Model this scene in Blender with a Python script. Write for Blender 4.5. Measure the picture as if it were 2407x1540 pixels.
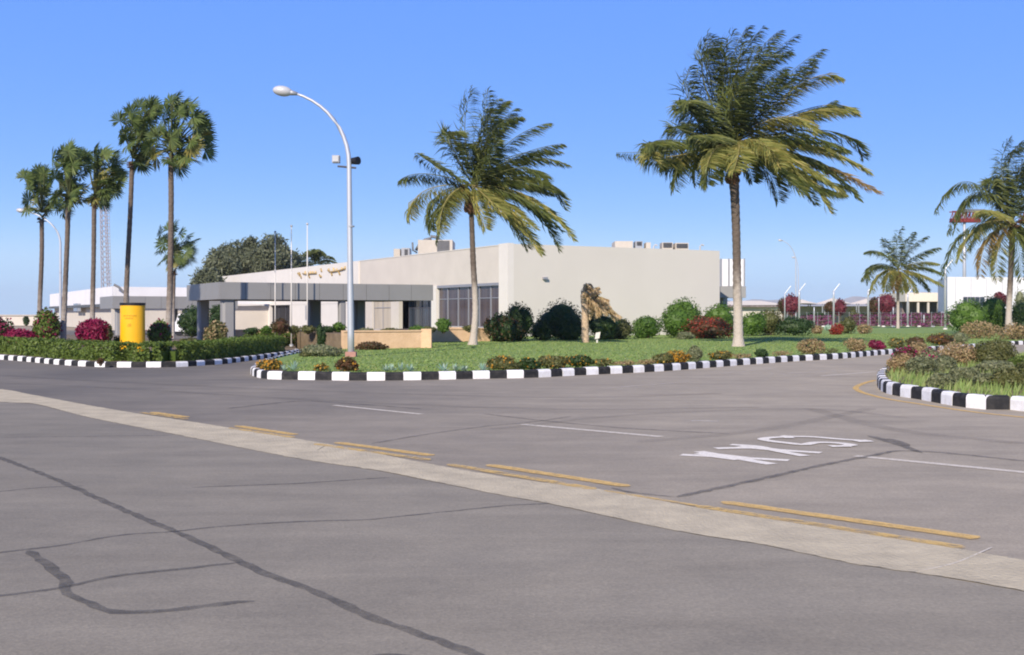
import bpy, math, random
import numpy as np
from mathutils import Vector
R = math.radians
rng = np.random.default_rng(7)
random.seed(7)
for o in list(bpy.data.objects): bpy.data.objects.remove(o)
S = bpy.context.scene
COL = S.collection

# ---------------------------------------------------------------- camera, sky, sun, exposure
H = 1.7                      # eye height (m)
F, CX, HY = 2667.0, 1203.0, 739.0
cd = bpy.data.cameras.new('camera'); cam = bpy.data.objects.new('camera', cd); COL.objects.link(cam)
cam.location = (0, 0, H); cam.rotation_euler = (R(90), 0, 0)
cd.sensor_width = 36; cd.lens = 39.9; cd.shift_y = -0.0129; cd.clip_start = 0.1; cd.clip_end = 20000
S.camera = cam
SUN_EL, SUN_AZ = 32.0, 200.0          # azimuth clockwise from +Y
W = bpy.data.worlds.new('World'); S.world = W; W.use_nodes = True
wn, wl = W.node_tree.nodes, W.node_tree.links
bg = wn['Background']; bg.inputs[1].default_value = 0.13
sky = wn.new('ShaderNodeTexSky'); sky.sky_type = 'NISHITA'; sky.sun_disc = False
sky.sun_elevation = R(SUN_EL); sky.sun_rotation = R(SUN_AZ)
sky.air_density = 0.8; sky.dust_density = 0.0; sky.ozone_density = 6.0; sky.altitude = 20
# grade the sky: steeper blue gradient (ratios to the blue channel), even brightness low down
def wm(op, a, b=None, c=None):
    x = wn.new('ShaderNodeMath'); x.operation = op
    for i, v in enumerate((a, b, c)):
        if v is None: continue
        if isinstance(v, (int, float)): x.inputs[i].default_value = v
        else: wl.new(v, x.inputs[i])
    return x.outputs[0]
sp = wn.new('ShaderNodeSeparateXYZ'); wl.new(sky.outputs[0], sp.inputs[0])
B_ = wm('MAXIMUM', sp.outputs[2], .01)
rr = wm('SMOOTH_MIN', wm('MULTIPLY', wm('POWER', wm('DIVIDE', sp.outputs[0], B_), 1.55), 1.42), .50, .12)
gg = wm('SMOOTH_MIN', wm('MULTIPLY', wm('POWER', wm('DIVIDE', sp.outputs[1], B_), 1.45), 1.02), .72, .12)
kk = wm('MULTIPLY', wm('POWER', wm('MAXIMUM', B_, 4.6), -0.91), 5.1)
b2 = wm('MULTIPLY', B_, kk)
cb = wn.new('ShaderNodeCombineXYZ'); wl.new(wm('MULTIPLY', rr, b2), cb.inputs[0]); wl.new(wm('MULTIPLY', gg, b2), cb.inputs[1]); wl.new(b2, cb.inputs[2])
wl.new(cb.outputs[0], bg.inputs[0])
sd = bpy.data.lights.new('sun', 'SUN'); sd.energy = 4.5; sd.angle = R(0.5); sd.color = (1.0, 0.89, 0.75)
sun = bpy.data.objects.new('sun', sd); COL.objects.link(sun)
to_sun = Vector((math.sin(R(SUN_AZ))*math.cos(R(SUN_EL)), math.cos(R(SUN_AZ))*math.cos(R(SUN_EL)), math.sin(R(SUN_EL))))
sun.rotation_euler = to_sun.to_track_quat('Z', 'Y').to_euler()
S.view_settings.view_transform = 'Standard'; S.view_settings.look = 'None'
S.view_settings.gamma = 1; S.view_settings.exposure = 0.44
S.render.engine = 'CYCLES'
try: S.cycles.filter_width = 2.0
except Exception: pass

# ---------------------------------------------------------------- helpers: placing
def G(px, py, z=0.0):
    d = (H - z)*F/(py - HY)
    return Vector(((px - CX)/F*d, d, z))
def AT(px, py, d):
    return Vector(((px - CX)/F*d, d, H + (HY - py)/F*d))
def on_line(p, u, px):
    r = (px - CX)/F
    s = (r*p[1] - p[0])/(u[0] - r*u[1])
    return Vector((p[0] + u[0]*s, p[1] + u[1]*s, 0)), s
U = Vector((.878, .4786, 0)); V = Vector((-.4786, .878, 0))

# ---------------------------------------------------------------- helpers: objects
def tag(o, label=None, cat=None, group=None, kind=None):
    if label: o['label'] = label
    if cat: o['category'] = cat
    if group: o['group'] = group
    if kind: o['kind'] = kind
    return o
def empty(name, loc, label, cat, group=None):
    o = bpy.data.objects.new(name, None); COL.objects.link(o); o.location = loc; o.empty_display_size = .2
    return tag(o, label, cat, group)
class MB:
    def __init__(s): s.v = []; s.f = []; s.m = []; s.mi = 0
    def add(s, vs, fs):
        b = len(s.v); s.v += [tuple(v) for v in vs]
        s.f += [tuple(b + i for i in f) for f in fs]; s.m += [s.mi]*len(fs)
    def obox(s, o, a, b, c):            # oriented box: origin corner and three edge vectors
        o, a, b, c = map(Vector, (o, a, b, c))
        if a.cross(b).dot(c) < 0: a, b = b, a
        P = [o, o+a, o+a+b, o+b, o+c, o+a+c, o+a+b+c, o+b+c]
        s.add(P, [(3,2,1,0),(4,5,6,7),(0,1,5,4),(1,2,6,5),(2,3,7,6),(3,0,4,7)])
    def box(s, x0, y0, z0, x1, y1, z1): s.obox((x0,y0,z0), (x1-x0,0,0), (0,y1-y0,0), (0,0,z1-z0))
    def tube(s, pts, rad, n=10, cap=True, sx=1.0):
        pts = [Vector(p) for p in pts]; k = len(pts)
        if not hasattr(rad, '__len__'): rad = [rad]*k
        base = len(s.v); ref = Vector((0.13, 0.97, 0.21))
        for i, p in enumerate(pts):
            t = (pts[min(i+1,k-1)] - pts[max(i-1,0)]).normalized()
            if abs(t.z) > .8: ref2 = Vector((0,1,0))
            else: ref2 = Vector((0,0,1))
            a = t.cross(ref2).normalized(); b = t.cross(a)
            for j in range(n):
                an = 2*math.pi*j/n
                s.v.append(tuple(p + (a*math.cos(an)*sx + b*math.sin(an))*rad[i]))
        for i in range(k-1):
            for j in range(n):
                j2 = (j+1) % n
                s.f.append((base+i*n+j, base+i*n+j2, base+(i+1)*n+j2, base+(i+1)*n+j)); s.m.append(s.mi)
        if cap:
            s.f.append(tuple(base+j for j in range(n))[::-1]); s.m.append(s.mi)
            s.f.append(tuple(base+(k-1)*n+j for j in range(n))); s.m.append(s.mi)
    def ell(s, c, r, nu=14, nv=9, rot=0.0):
        c = Vector(c); vs = []
        ca, sa = math.cos(rot), math.sin(rot)
        for i in range(nv+1):
            th = math.pi*i/nv
            for j in range(nu):
                ph = 2*math.pi*j/nu
                x, y, z = r[0]*math.sin(th)*math.cos(ph), r[1]*math.sin(th)*math.sin(ph), r[2]*math.cos(th)
                vs.append(c + Vector((x*ca + z*sa, y, -x*sa + z*ca)))
        fs = [(i*nu+j, (i+1)*nu+j, (i+1)*nu+(j+1)%nu, i*nu+(j+1)%nu) for i in range(nv) for j in range(nu)]
        s.add(vs, fs)
    def build(s, name, mat, parent=None, smooth=False, fix=True):
        me = bpy.data.meshes.new(name); me.from_pydata(s.v, [], s.f)
        mats = mat if isinstance(mat, (list, tuple)) else [mat]
        for m in mats: me.materials.append(m)
        if len(mats) > 1: me.polygons.foreach_set('material_index', s.m)
        if smooth: me.polygons.foreach_set('use_smooth', [True]*len(me.polygons))
        me.validate(); me.update()
        o = bpy.data.objects.new(name, me); COL.objects.link(o)
        if parent:
            o.parent = parent; o.matrix_parent_inverse.identity()
            off = parent_world(parent)
            me.transform(__import__('mathutils').Matrix.Translation(-off))
        return o
def parent_world(p):
    t = Vector((0,0,0))
    while p: t += Vector(p.location); p = p.parent
    return t
def npmesh(name, V_, nper, mat, parent=None, core=None):
    """V_: (N, nper, 3) array of separate polygons; core: (verts, faces) of extra connected mesh"""
    N = len(V_); vs = V_.reshape(-1, 3)
    off = np.array(parent_world(parent)) if parent else np.zeros(3)
    idx = np.arange(N*nper).reshape(N, nper)
    me = bpy.data.meshes.new(name)
    if core:
        cv = np.array(core[0], float); cf = [tuple(int(i)+N*nper for i in f) for f in core[1]]
        vs = np.vstack([vs, cv])
    vs = vs - off
    faces = idx.tolist() + (cf if core else [])
    me.from_pydata(vs.tolist(), [], faces)
    me.materials.append(mat); me.update()
    o = bpy.data.objects.new(name, me); COL.objects.link(o)
    if parent: o.parent = parent
    return o
def copy_tree(o, parent=None):
    c = o.copy(); COL.objects.link(c); c.parent = parent
    for ch in [x for x in bpy.data.objects if x.parent == o]: copy_tree(ch, c)
    return c

# ---------------------------------------------------------------- helpers: materials
def mat(name, col, rough=.8, metal=0, var=.12, scale=3.0, bump=0, bscale=40, col2=None, spec=.3, streak=0, coat=0):
    m = bpy.data.materials.new(name); m.use_nodes = True
    n, l = m.node_tree.nodes, m.node_tree.links; b = n['Principled BSDF']
    b.inputs['Roughness'].default_value = rough; b.inputs['Metallic'].default_value = metal
    b.inputs['Specular IOR Level'].default_value = spec
    tc = n.new('ShaderNodeTexCoord')
    t = n.new('ShaderNodeTexNoise'); t.inputs['Scale'].default_value = scale; t.inputs['Detail'].default_value = 8; t.inputs['Roughness'].default_value = .65
    if streak:
        mp = n.new('ShaderNodeMapping'); mp.inputs['Scale'].default_value = (1, 1, streak)
        l.new(tc.outputs['Object'], mp.inputs[0]); l.new(mp.outputs[0], t.inputs['Vector'])
    else: l.new(tc.outputs['Object'], t.inputs['Vector'])
    r = n.new('ShaderNodeValToRGB'); l.new(t.outputs['Fac'], r.inputs[0])
    c2 = col2 if col2 else tuple(c*(1-var*1.5) for c in col)
    c1 = col if col2 else tuple(min(1, c*(1+var)) for c in col)
    r.color_ramp.elements[0].position = .3; r.color_ramp.elements[0].color = (*c2, 1)
    r.color_ramp.elements[1].position = .7; r.color_ramp.elements[1].color = (*c1, 1)
    l.new(r.outputs[0], b.inputs['Base Color'])
    if bump:
        t2 = n.new('ShaderNodeTexNoise'); t2.inputs['Scale'].default_value = bscale; t2.inputs['Detail'].default_value = 5
        l.new(tc.outputs['Object'], t2.inputs['Vector'])
        bp = n.new('ShaderNodeBump'); bp.inputs['Strength'].default_value = bump; bp.inputs['Distance'].default_value = .05
        l.new(t2.outputs['Fac'], bp.inputs['Height']); l.new(bp.outputs[0], b.inputs['Normal'])
    return m
def leafmat(name, cols, trans=.3, rough=.55):
    m = bpy.data.materials.new(name); m.use_nodes = True
    n, l = m.node_tree.nodes, m.node_tree.links; b = n['Principled BSDF']; out = n['Material Output']
    g = n.new('ShaderNodeNewGeometry'); r = n.new('ShaderNodeValToRGB')
    r.color_ramp.interpolation = 'LINEAR'
    while len(r.color_ramp.elements) < len(cols): r.color_ramp.elements.new(.5)
    for i, c in enumerate(cols):
        r.color_ramp.elements[i].position = i/max(1, len(cols)-1); r.color_ramp.elements[i].color = (*c, 1)
    l.new(g.outputs['Random Per Island'], r.inputs[0]); l.new(r.outputs[0], b.inputs['Base Color'])
    b.inputs['Roughness'].default_value = rough; b.inputs['Specular IOR Level'].default_value = .35
    tr = n.new('ShaderNodeBsdfTranslucent'); l.new(r.outputs[0], tr.inputs[0])
    mx = n.new('ShaderNodeMixShader'); mx.inputs[0].default_value = trans
    l.new(b.outputs[0], mx.inputs[1]); l.new(tr.outputs[0], mx.inputs[2]); l.new(mx.outputs[0], out.inputs[0])
    return m

def asphalt(name, base, warm, patch=.35, dust=(-12, 9)):
    m = bpy.data.materials.new(name); m.use_nodes = True
    n, l = m.node_tree.nodes, m.node_tree.links; b = n['Principled BSDF']
    b.inputs['Roughness'].default_value = .88; b.inputs['Specular IOR Level'].default_value = .25
    tc = n.new('ShaderNodeTexCoord')
    def noise(s, det=6, ro=.6, dist=0, sc=None):
        t = n.new('ShaderNodeTexNoise'); t.inputs['Scale'].default_value = s; t.inputs['Detail'].default_value = det
        t.inputs['Roughness'].default_value = ro; t.inputs['Distortion'].default_value = dist
        if sc:
            mp = n.new('ShaderNodeMapping'); mp.inputs['Scale'].default_value = sc; mp.inputs['Rotation'].default_value = (0, 0, R(-45))
            l.new(tc.outputs['Object'], mp.inputs[0]); l.new(mp.outputs[0], t.inputs['Vector'])
        else: l.new(tc.outputs['Object'], t.inputs['Vector'])
        return t
    def ramp(t, a, b_, p0=.35, p1=.65):
        r = n.new('ShaderNodeValToRGB'); l.new(t.outputs['Fac'], r.inputs[0])
        r.color_ramp.elements[0].position = p0; r.color_ramp.elements[0].color = (*a, 1)
        r.color_ramp.elements[1].position = p1; r.color_ramp.elements[1].color = (*b_, 1); return r
    def mul(a, b_, f=1.0):
        x = n.new('ShaderNodeMix'); x.data_type = 'RGBA'; x.blend_type = 'MULTIPLY'; x.inputs[0].default_value = f
        l.new(a, x.inputs[6]); l.new(b_, x.inputs[7]); return x.outputs[2]
    # wind-blown dust: more of it to the right and far, less on the busy left lane
    sep = n.new('ShaderNodeSeparateXYZ'); l.new(tc.outputs['Object'], sep.inputs[0])
    mr = n.new('ShaderNodeMapRange'); mr.inputs[1].default_value = dust[0]; mr.inputs[2].default_value = dust[1]; mr.interpolation_type = 'SMOOTHSTEP'
    l.new(sep.outputs[0], mr.inputs[0])
    nb = noise(.12, 5, .6, .8); ad = n.new('ShaderNodeMath'); ad.operation = 'MULTIPLY_ADD'; ad.inputs[1].default_value = .75; l.new(mr.outputs[0], ad.inputs[0])
    sb = n.new('ShaderNodeMath'); sb.operation = 'MULTIPLY_ADD'; sb.inputs[1].default_value = .9; sb.inputs[2].default_value = -.32; l.new(nb.outputs['Fac'], sb.inputs[0]); l.new(sb.outputs[0], ad.inputs[2])
    big = n.new('ShaderNodeValToRGB'); l.new(ad.outputs[0], big.inputs[0])
    big.color_ramp.elements[0].position = .0; big.color_ramp.elements[0].color = (*base, 1)
    big.color_ramp.elements[1].position = .9; big.color_ramp.elements[1].color = (*warm, 1)
    c = big.outputs[0]
    st = ramp(noise(.9, 7, .7, .3, (.35, 1.6, 1)), (1-patch*.45,)*3, (1.06,)*3, .3, .62); c = mul(c, st.outputs[0])
    md = ramp(noise(1.1, 8, .74), (.90, .905, .915), (1.06, 1.055, 1.045)); c = mul(c, md.outputs[0])
    fn = ramp(noise(38, 3, .8), (.86, .86, .865), (1.12, 1.115, 1.11), .3, .7); c = mul(c, fn.outputs[0])
    sp = n.new('ShaderNodeTexVoronoi'); sp.inputs['Scale'].default_value = 55; l.new(tc.outputs['Object'], sp.inputs['Vector'])
    r = n.new('ShaderNodeValToRGB'); l.new(sp.outputs['Color'], r.inputs[0])
    r.color_ramp.elements[0].position = .0; r.color_ramp.elements[0].color = (.9,.9,.9,1); r.color_ramp.elements[1].position = 1; r.color_ramp.elements[1].color = (1.1,1.095,1.08,1)
    c = mul(c, r.outputs[0])
    l.new(c, b.inputs['Base Color'])
    bp = n.new('ShaderNodeBump'); bp.inputs['Strength'].default_value = .25; bp.inputs['Distance'].default_value = .006
    l.new(sp.outputs['Distance'], bp.inputs['Height']); l.new(bp.outputs[0], b.inputs['Normal'])
    return m
def paint(name, col, lo, hi, scale=14, thr=.42, soft=.14):
    """thin road paint: opacity varies from lo (worn) to hi"""
    m = bpy.data.materials.new(name); m.use_nodes = True
    n, l = m.node_tree.nodes, m.node_tree.links; b = n['Principled BSDF']; b.inputs['Roughness'].default_value = .8
    b.inputs['Specular IOR Level'].default_value = .2; b.inputs['Base Color'].default_value = (*col, 1)
    tc = n.new('ShaderNodeTexCoord'); t = n.new('ShaderNodeTexNoise'); t.inputs['Scale'].default_value = scale
    t.inputs['Detail'].default_value = 9; t.inputs['Roughness'].default_value = .78
    l.new(tc.outputs['Object'], t.inputs['Vector'])
    mr = n.new('ShaderNodeMapRange'); mr.inputs[1].default_value = thr-soft; mr.inputs[2].default_value = thr+soft
    mr.inputs[3].default_value = lo; mr.inputs[4].default_value = hi; l.new(t.outputs['Fac'], mr.inputs[0])
    tr = n.new('ShaderNodeBsdfTransparent'); mx = n.new('ShaderNodeMixShader'); l.new(mr.outputs[0], mx.inputs[0])
    l.new(tr.outputs[0], mx.inputs[1]); l.new(b.outputs[0], mx.inputs[2]); l.new(mx.outputs[0], n['Material Output'].inputs[0])
    return m
def worn(name, col, under, thr=.42, scale=14, soft=.12, streak=None):
    """paint that has worn through to the surface below"""
    m = bpy.data.materials.new(name); m.use_nodes = True
    n, l = m.node_tree.nodes, m.node_tree.links; b = n['Principled BSDF']; b.inputs['Roughness'].default_value = .75
    b.inputs['Specular IOR Level'].default_value = .25
    tc = n.new('ShaderNodeTexCoord'); t = n.new('ShaderNodeTexNoise'); t.inputs['Scale'].default_value = scale
    t.inputs['Detail'].default_value = 9; t.inputs['Roughness'].default_value = .75
    l.new(tc.outputs['Object'], t.inputs['Vector'])
    r = n.new('ShaderNodeValToRGB'); l.new(t.outputs['Fac'], r.inputs[0])
    r.color_ramp.elements[0].position = thr-soft; r.color_ramp.elements[0].color = (*under, 1)
    r.color_ramp.elements[1].position = thr+soft; r.color_ramp.elements[1].color = (*col, 1)
    l.new(r.outputs[0], b.inputs['Base Color']); return m

M = {}
M['asphalt'] = asphalt('asphalt', (.140,.128,.112), (.392,.338,.258))
M['asphalt_near'] = asphalt('asphalt near', (.226,.203,.163), (.325,.288,.222), dust=(-9, 12))
M['concrete'] = mat('concrete gutter', (.60,.515,.355), .85, var=.2, scale=2.6, bump=.4, bscale=30, col2=(.40,.345,.245))
M['seal'] = paint('crack sealer', (.085,.083,.082), .03, .58, 6, .46, .2)
M['white_line'] = paint('worn white road paint', (.72,.65,.54), .2, .92, 16, .42)
M['white_letter'] = paint('fresh white road paint', (.82,.76,.66), .4, 1, 18, .38)
M['faint_line'] = paint('faint road paint', (.70,.65,.56), .0, .55, 7, .48)
M['yellow_line'] = paint('worn yellow road paint', (.74,.49,.17), .25, .90, 10, .44)
M['yellow_old'] = paint('old yellow road paint', (.74,.50,.17), .0, .75, 6, .47, .1)
M['kerb_white'] = worn('white kerb paint', (.80,.79,.79), (.52,.48,.43), .36, 5, .18)
M['kerb_black'] = worn('black kerb paint', (.016,.016,.018), (.06,.056,.052), .40, 6, .15)
M['ground'] = mat('sandy ground', (.34,.28,.21), .95, scale=.3, var=.2, bump=.3, bscale=4)
M['soil'] = mat('planting soil', (.20,.15,.095), .95, scale=1.5, var=.25, bump=.5, bscale=12)
M['lawn'] = mat('lawn', (.235,.325,.085), .9, scale=.35, col2=(.175,.26,.07), bump=.8, bscale=18)
M['wall_cream'] = mat('cream wall render', (.56,.515,.455), .9, scale=.5, var=.045, bump=.12, bscale=50)
M['wall_grey'] = mat('pale grey wall render', (.60,.565,.505), .9, scale=.16, var=.03, bump=.1, bscale=60, streak=.8)
M['wall_white'] = mat('bright white render', (.66,.625,.575), .85, scale=.8, var=.03, bump=.1, bscale=50)
M['white_paint'] = mat('white painted cladding', (.72,.71,.72), .7, scale=.5, var=.04)
M['stone'] = mat('sandstone', (.72,.50,.31), .9, scale=2.2, col2=(.58,.385,.225), bump=.4, bscale=14)
M['canopy'] = mat('grey aluminium panel', (.275,.268,.258), .45, .15, var=.05, scale=.5, spec=.5)
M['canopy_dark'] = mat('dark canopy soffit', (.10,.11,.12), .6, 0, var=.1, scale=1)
M['column'] = mat('grey column', (.285,.28,.275), .55, .1, var=.05, scale=.7)
M['frame'] = mat('grey window frame', (.34,.34,.36), .4, .4, var=.04)
M['curtain'] = mat('curtain behind glass', (.20,.16,.155), .9, scale=3, var=.35, streak=.05)
M['curtain_beige'] = mat('beige curtain', (.42,.37,.30), .9, scale=3, var=.2, streak=.05)
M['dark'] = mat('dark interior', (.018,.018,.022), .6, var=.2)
M['pole'] = mat('galvanised pole', (.50,.515,.54), .45, .35, var=.04, scale=2, spec=.5)
M['pole_grey'] = mat('dark pole fitting', (.10,.10,.12), .5, .3)
M['lamp_glass'] = mat('lamp head shell', (.50,.50,.50), .3, .1, var=.05)
M['pink'] = mat('pinkish concrete footing', (.42,.22,.18), .9, bump=.3)
M['yellow'] = mat('yellow sign paint', (.80,.43,.008), .38, var=.03, scale=1.5, spec=.5)
M['yellow_mark'] = mat('faded sign lettering', (.62,.33,.03), .5, var=.05)
M['black'] = mat('black cap paint', (.012,.012,.016), .45)
M['gold'] = mat('weathered gold lettering', (.42,.30,.13), .5, .2, var=.2)
M['steel'] = mat('galvanised steel', (.36,.37,.39), .5, .3)
M['steel_dark'] = mat('louver steel', (.17,.17,.175), .6, .2)
M['ac'] = mat('air conditioner casing', (.50,.45,.38), .7, var=.06)
M['red'] = mat('red paint', (.20,.03,.03), .6)
M['mast'] = mat('red and white mast steel', (.40,.36,.37), .6)
M['tent'] = mat('cream tensile roof', (.72,.64,.53), .8, var=.04)
M['hill'] = mat('distant rocky hill', (.36,.33,.31), 1, scale=.002, var=.2)
M['trunk'] = mat('palm trunk bark', (.27,.235,.20), .95, scale=5, col2=(.13,.105,.085), bump=1, bscale=14, streak=4)
M['trunk_pale'] = mat('limewashed trunk base', (.37,.325,.28), .9, scale=5, var=.2, bump=.7, bscale=12, streak=4)
M['trunk_w'] = mat('fan palm trunk bark', (.22,.175,.14), .95, scale=4, col2=(.12,.095,.078), bump=.8, bscale=12, streak=5)
M['trunk_wpale'] = mat('pale fan palm trunk base', (.40,.37,.34), .9, scale=4, var=.15, bump=.5, bscale=12, streak=5)
M['husk'] = mat('palm husk fibre', (.12,.065,.035), .95, scale=8, var=.4, bump=1, bscale=20)
M['wood'] = mat('shrub wood', (.12,.09,.06), .95)
M['rach'] = mat('palm rachis', (.12,.13,.05), .7)
M['rach_y'] = mat('yellow palm rachis', (.30,.25,.09), .7)
def trunkmat(name, dark, darker, pale, z0, z1):
    m = mat(name, dark, .95, scale=5, col2=darker, bump=1, bscale=14, streak=4)
    n, l = m.node_tree.nodes, m.node_tree.links; tc = n.new('ShaderNodeTexCoord'); sp = n.new('ShaderNodeSeparateXYZ'); l.new(tc.outputs['Object'], sp.inputs[0])
    ns = n.new('ShaderNodeTexNoise'); ns.inputs['Scale'].default_value = 2.5; ns.inputs['Detail'].default_value = 6; l.new(tc.outputs['Object'], ns.inputs['Vector'])
    ad = n.new('ShaderNodeMath'); ad.operation = 'MULTIPLY_ADD'; ad.inputs[1].default_value = 3.0; l.new(ns.outputs['Fac'], ad.inputs[0]); l.new(sp.outputs[2], ad.inputs[2])
    mr = n.new('ShaderNodeMapRange'); mr.inputs[1].default_value = z0+1.5; mr.inputs[2].default_value = z1+1.5; mr.interpolation_type = 'SMOOTHSTEP'; l.new(ad.outputs[0], mr.inputs[0])
    mx = n.new('ShaderNodeMix'); mx.data_type = 'RGBA'; mx.inputs[6].default_value = (*pale, 1); l.new(mr.outputs[0], mx.inputs[0])
    b = n['Principled BSDF']; src = b.inputs['Base Color'].links[0].from_socket; l.new(src, mx.inputs[7]); l.new(mx.outputs[2], b.inputs['Base Color'])
    return m
M['trunk'] = trunkmat('coconut trunk bark', (.17,.135,.11), (.075,.058,.045), (.46,.40,.34), 2.0, 4.2)
M['trunk_w'] = trunkmat('fan palm trunk bark', (.19,.15,.12), (.10,.078,.06), (.38,.34,.30), .8, 3.2)
L = {}
L['coco'] = leafmat('coconut leaflets', [(.042,.060,.015),(.090,.118,.026),(.15,.170,.038),(.068,.092,.024),(.23,.23,.058)], .28)
L['coco_lit'] = leafmat('yellowish coconut leaflets', [(.18,.20,.05),(.27,.27,.07),(.36,.33,.09),(.15,.18,.05),(.46,.36,.10)], .32)
L['coco_dry'] = leafmat('dry coconut leaflets', [(.42,.27,.08),(.33,.22,.07),(.20,.13,.06),(.46,.32,.13)], .3)
L['fan'] = leafmat('fan palm blades', [(.035,.062,.016),(.080,.118,.028),(.145,.185,.048),(.055,.088,.024)], .25)
L['fan_y'] = leafmat('yellowing fan palm blades', [(.20,.20,.05),(.28,.24,.06),(.13,.14,.035)], .3)
L['date'] = leafmat('grey green palm leaflets', [(.045,.058,.030),(.075,.090,.045),(.10,.115,.06)], .25)
L['green'] = leafmat('bright shrub leaves', [(.05,.11,.014),(.09,.175,.022),(.12,.21,.035),(.065,.14,.018)], .3)
L['hedge'] = leafmat('hedge leaves', [(.065,.11,.016),(.115,.17,.03),(.16,.215,.04),(.085,.135,.02)], .3)
L['dark'] = leafmat('dark shrub leaves', [(.018,.042,.010),(.030,.065,.014),(.045,.080,.02)], .25)  # dark green; on the building corner shrubs it also holds painted crown shade
L['olive'] = leafmat('olive shrub leaves', [(.075,.085,.025),(.12,.13,.04),(.17,.16,.06)], .3)
L['grey'] = leafmat('grey green leaves', [(.12,.14,.07),(.18,.20,.10),(.25,.25,.13)], .3)
L['brown'] = leafmat('red brown leaves', [(.10,.045,.022),(.14,.065,.03),(.06,.065,.02),(.08,.05,.02)], .3)
L['tan'] = leafmat('dry tan leaves', [(.42,.28,.15),(.34,.24,.12),(.24,.21,.08),(.48,.34,.20)], .3)
L['maroon'] = leafmat('maroon bracts', [(.22,.01,.05),(.32,.015,.075),(.14,.01,.04),(.40,.03,.12)], .35)
L['dusty'] = leafmat('dusty red bracts', [(.17,.03,.045),(.24,.045,.065),(.12,.03,.035),(.30,.07,.09)], .3)
L['magenta'] = leafmat('magenta bracts', [(.33,.012,.09),(.42,.02,.14),(.22,.01,.06)], .35)
L['purple'] = leafmat('purple bracts', [(.24,.05,.15),(.30,.08,.20),(.13,.07,.06),(.10,.11,.05)], .35)
L['red'] = leafmat('red flowers', [(.34,.03,.02),(.24,.03,.02),(.40,.07,.03)], .3)
L['orange'] = leafmat('orange flowers', [(.58,.27,.02),(.46,.22,.02),(.55,.36,.05)], .3)
L['agave'] = leafmat('pale agave leaves', [(.24,.42,.30),(.36,.50,.38),(.50,.56,.46)], .2)
L['grass'] = leafmat('grass blades', [(.17,.26,.06),(.22,.32,.08),(.27,.35,.10),(.30,.32,.12)], .3)
L['tree'] = leafmat('distant tree leaves', [(.08,.095,.050),(.125,.140,.075),(.18,.19,.11)], .25)
L['deadfrond'] = leafmat('dead palm fronds', [(.80,.62,.38),(.70,.53,.31),(.52,.38,.22),(.86,.72,.50)], .5)

# ---------------------------------------------------------------- foliage generators
def unit(a): return a/np.maximum(np.linalg.norm(a, axis=-1, keepdims=True), 1e-9)
def leaves_at(c, nrm, size, aspect=.45, droop=0.2):
    """diamond leaves at points c, roughly facing nrm"""
    N = len(c)
    rnd = unit(rng.normal(size=(N, 3)))
    n2 = unit(nrm + rnd*.9)
    d = unit(np.cross(n2, unit(rng.normal(size=(N, 3))))); d[:, 2] -= droop; d = unit(d)
    s = unit(np.cross(n2, d))
    L_ = size*rng.uniform(.6, 1.3, (N, 1)); w = L_*aspect
    return np.stack([c - d*L_*.5, c + s*w*.5, c + d*L_*.5, c - s*w*.5], 1)
def lobes_pts(center, rad, n, k=9, spread=.55, lobe=.5, flat_base=True):
    c = np.array(center, float); rad = np.array(rad, float)
    lc = unit(rng.normal(size=(k, 3)))*rng.uniform(.35, 1, (k, 1))**.5*spread
    lr = rng.uniform(.6, 1.25, k)*lobe
    lc = np.vstack([lc, [[0, 0, 0]]]); lr = np.append(lr, .72)
    w = lr**2; which = rng.choice(len(lc), n, p=w/w.sum())
    dr = unit(rng.normal(size=(n, 3)))
    rr = lr[which][:, None]*(1 - np.abs(rng.normal(0, .15, (n, 1))) + np.abs(rng.normal(0, .07, (n, 1))))
    p = lc[which] + dr*rr
    sh = unit(rng.normal(size=(26, 3))); al = (dr @ sh.T).max(1)      # a few shoots stick out
    p = p + dr*(np.clip(al-.93, 0, 1)*rng.uniform(0, 1.5, len(p)))[:, None]
    # drop those deep inside
    keep = np.linalg.norm(p, axis=1) > .38
    p, dr = p[keep], dr[keep]
    lo, hi = np.percentile(p, 1.5, axis=0), np.percentile(p, 98.5, axis=0)
    mid, half = (lo+hi)/2, (hi-lo)/2
    p = (p-mid)/half; lc = (lc-mid)/half; lr = lr/half.mean()
    pts = c + p*rad
    if flat_base:
        zb = center[2] - rad[2]*1.0
        k2 = pts[:, 2] > zb
        pts, dr = pts[k2], dr[k2]
    return pts, dr, (lc*rad + c, lr)
def blob_core(lc, lr, rad, shrink=.8):
    vs = []; fs = []
    mb = MB()
    for c, r in zip(lc, lr): mb.ell(c, (rad[0]*r*shrink, rad[1]*r*shrink, rad[2]*r*shrink), 8, 6)
    return mb.v, mb.f
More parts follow.
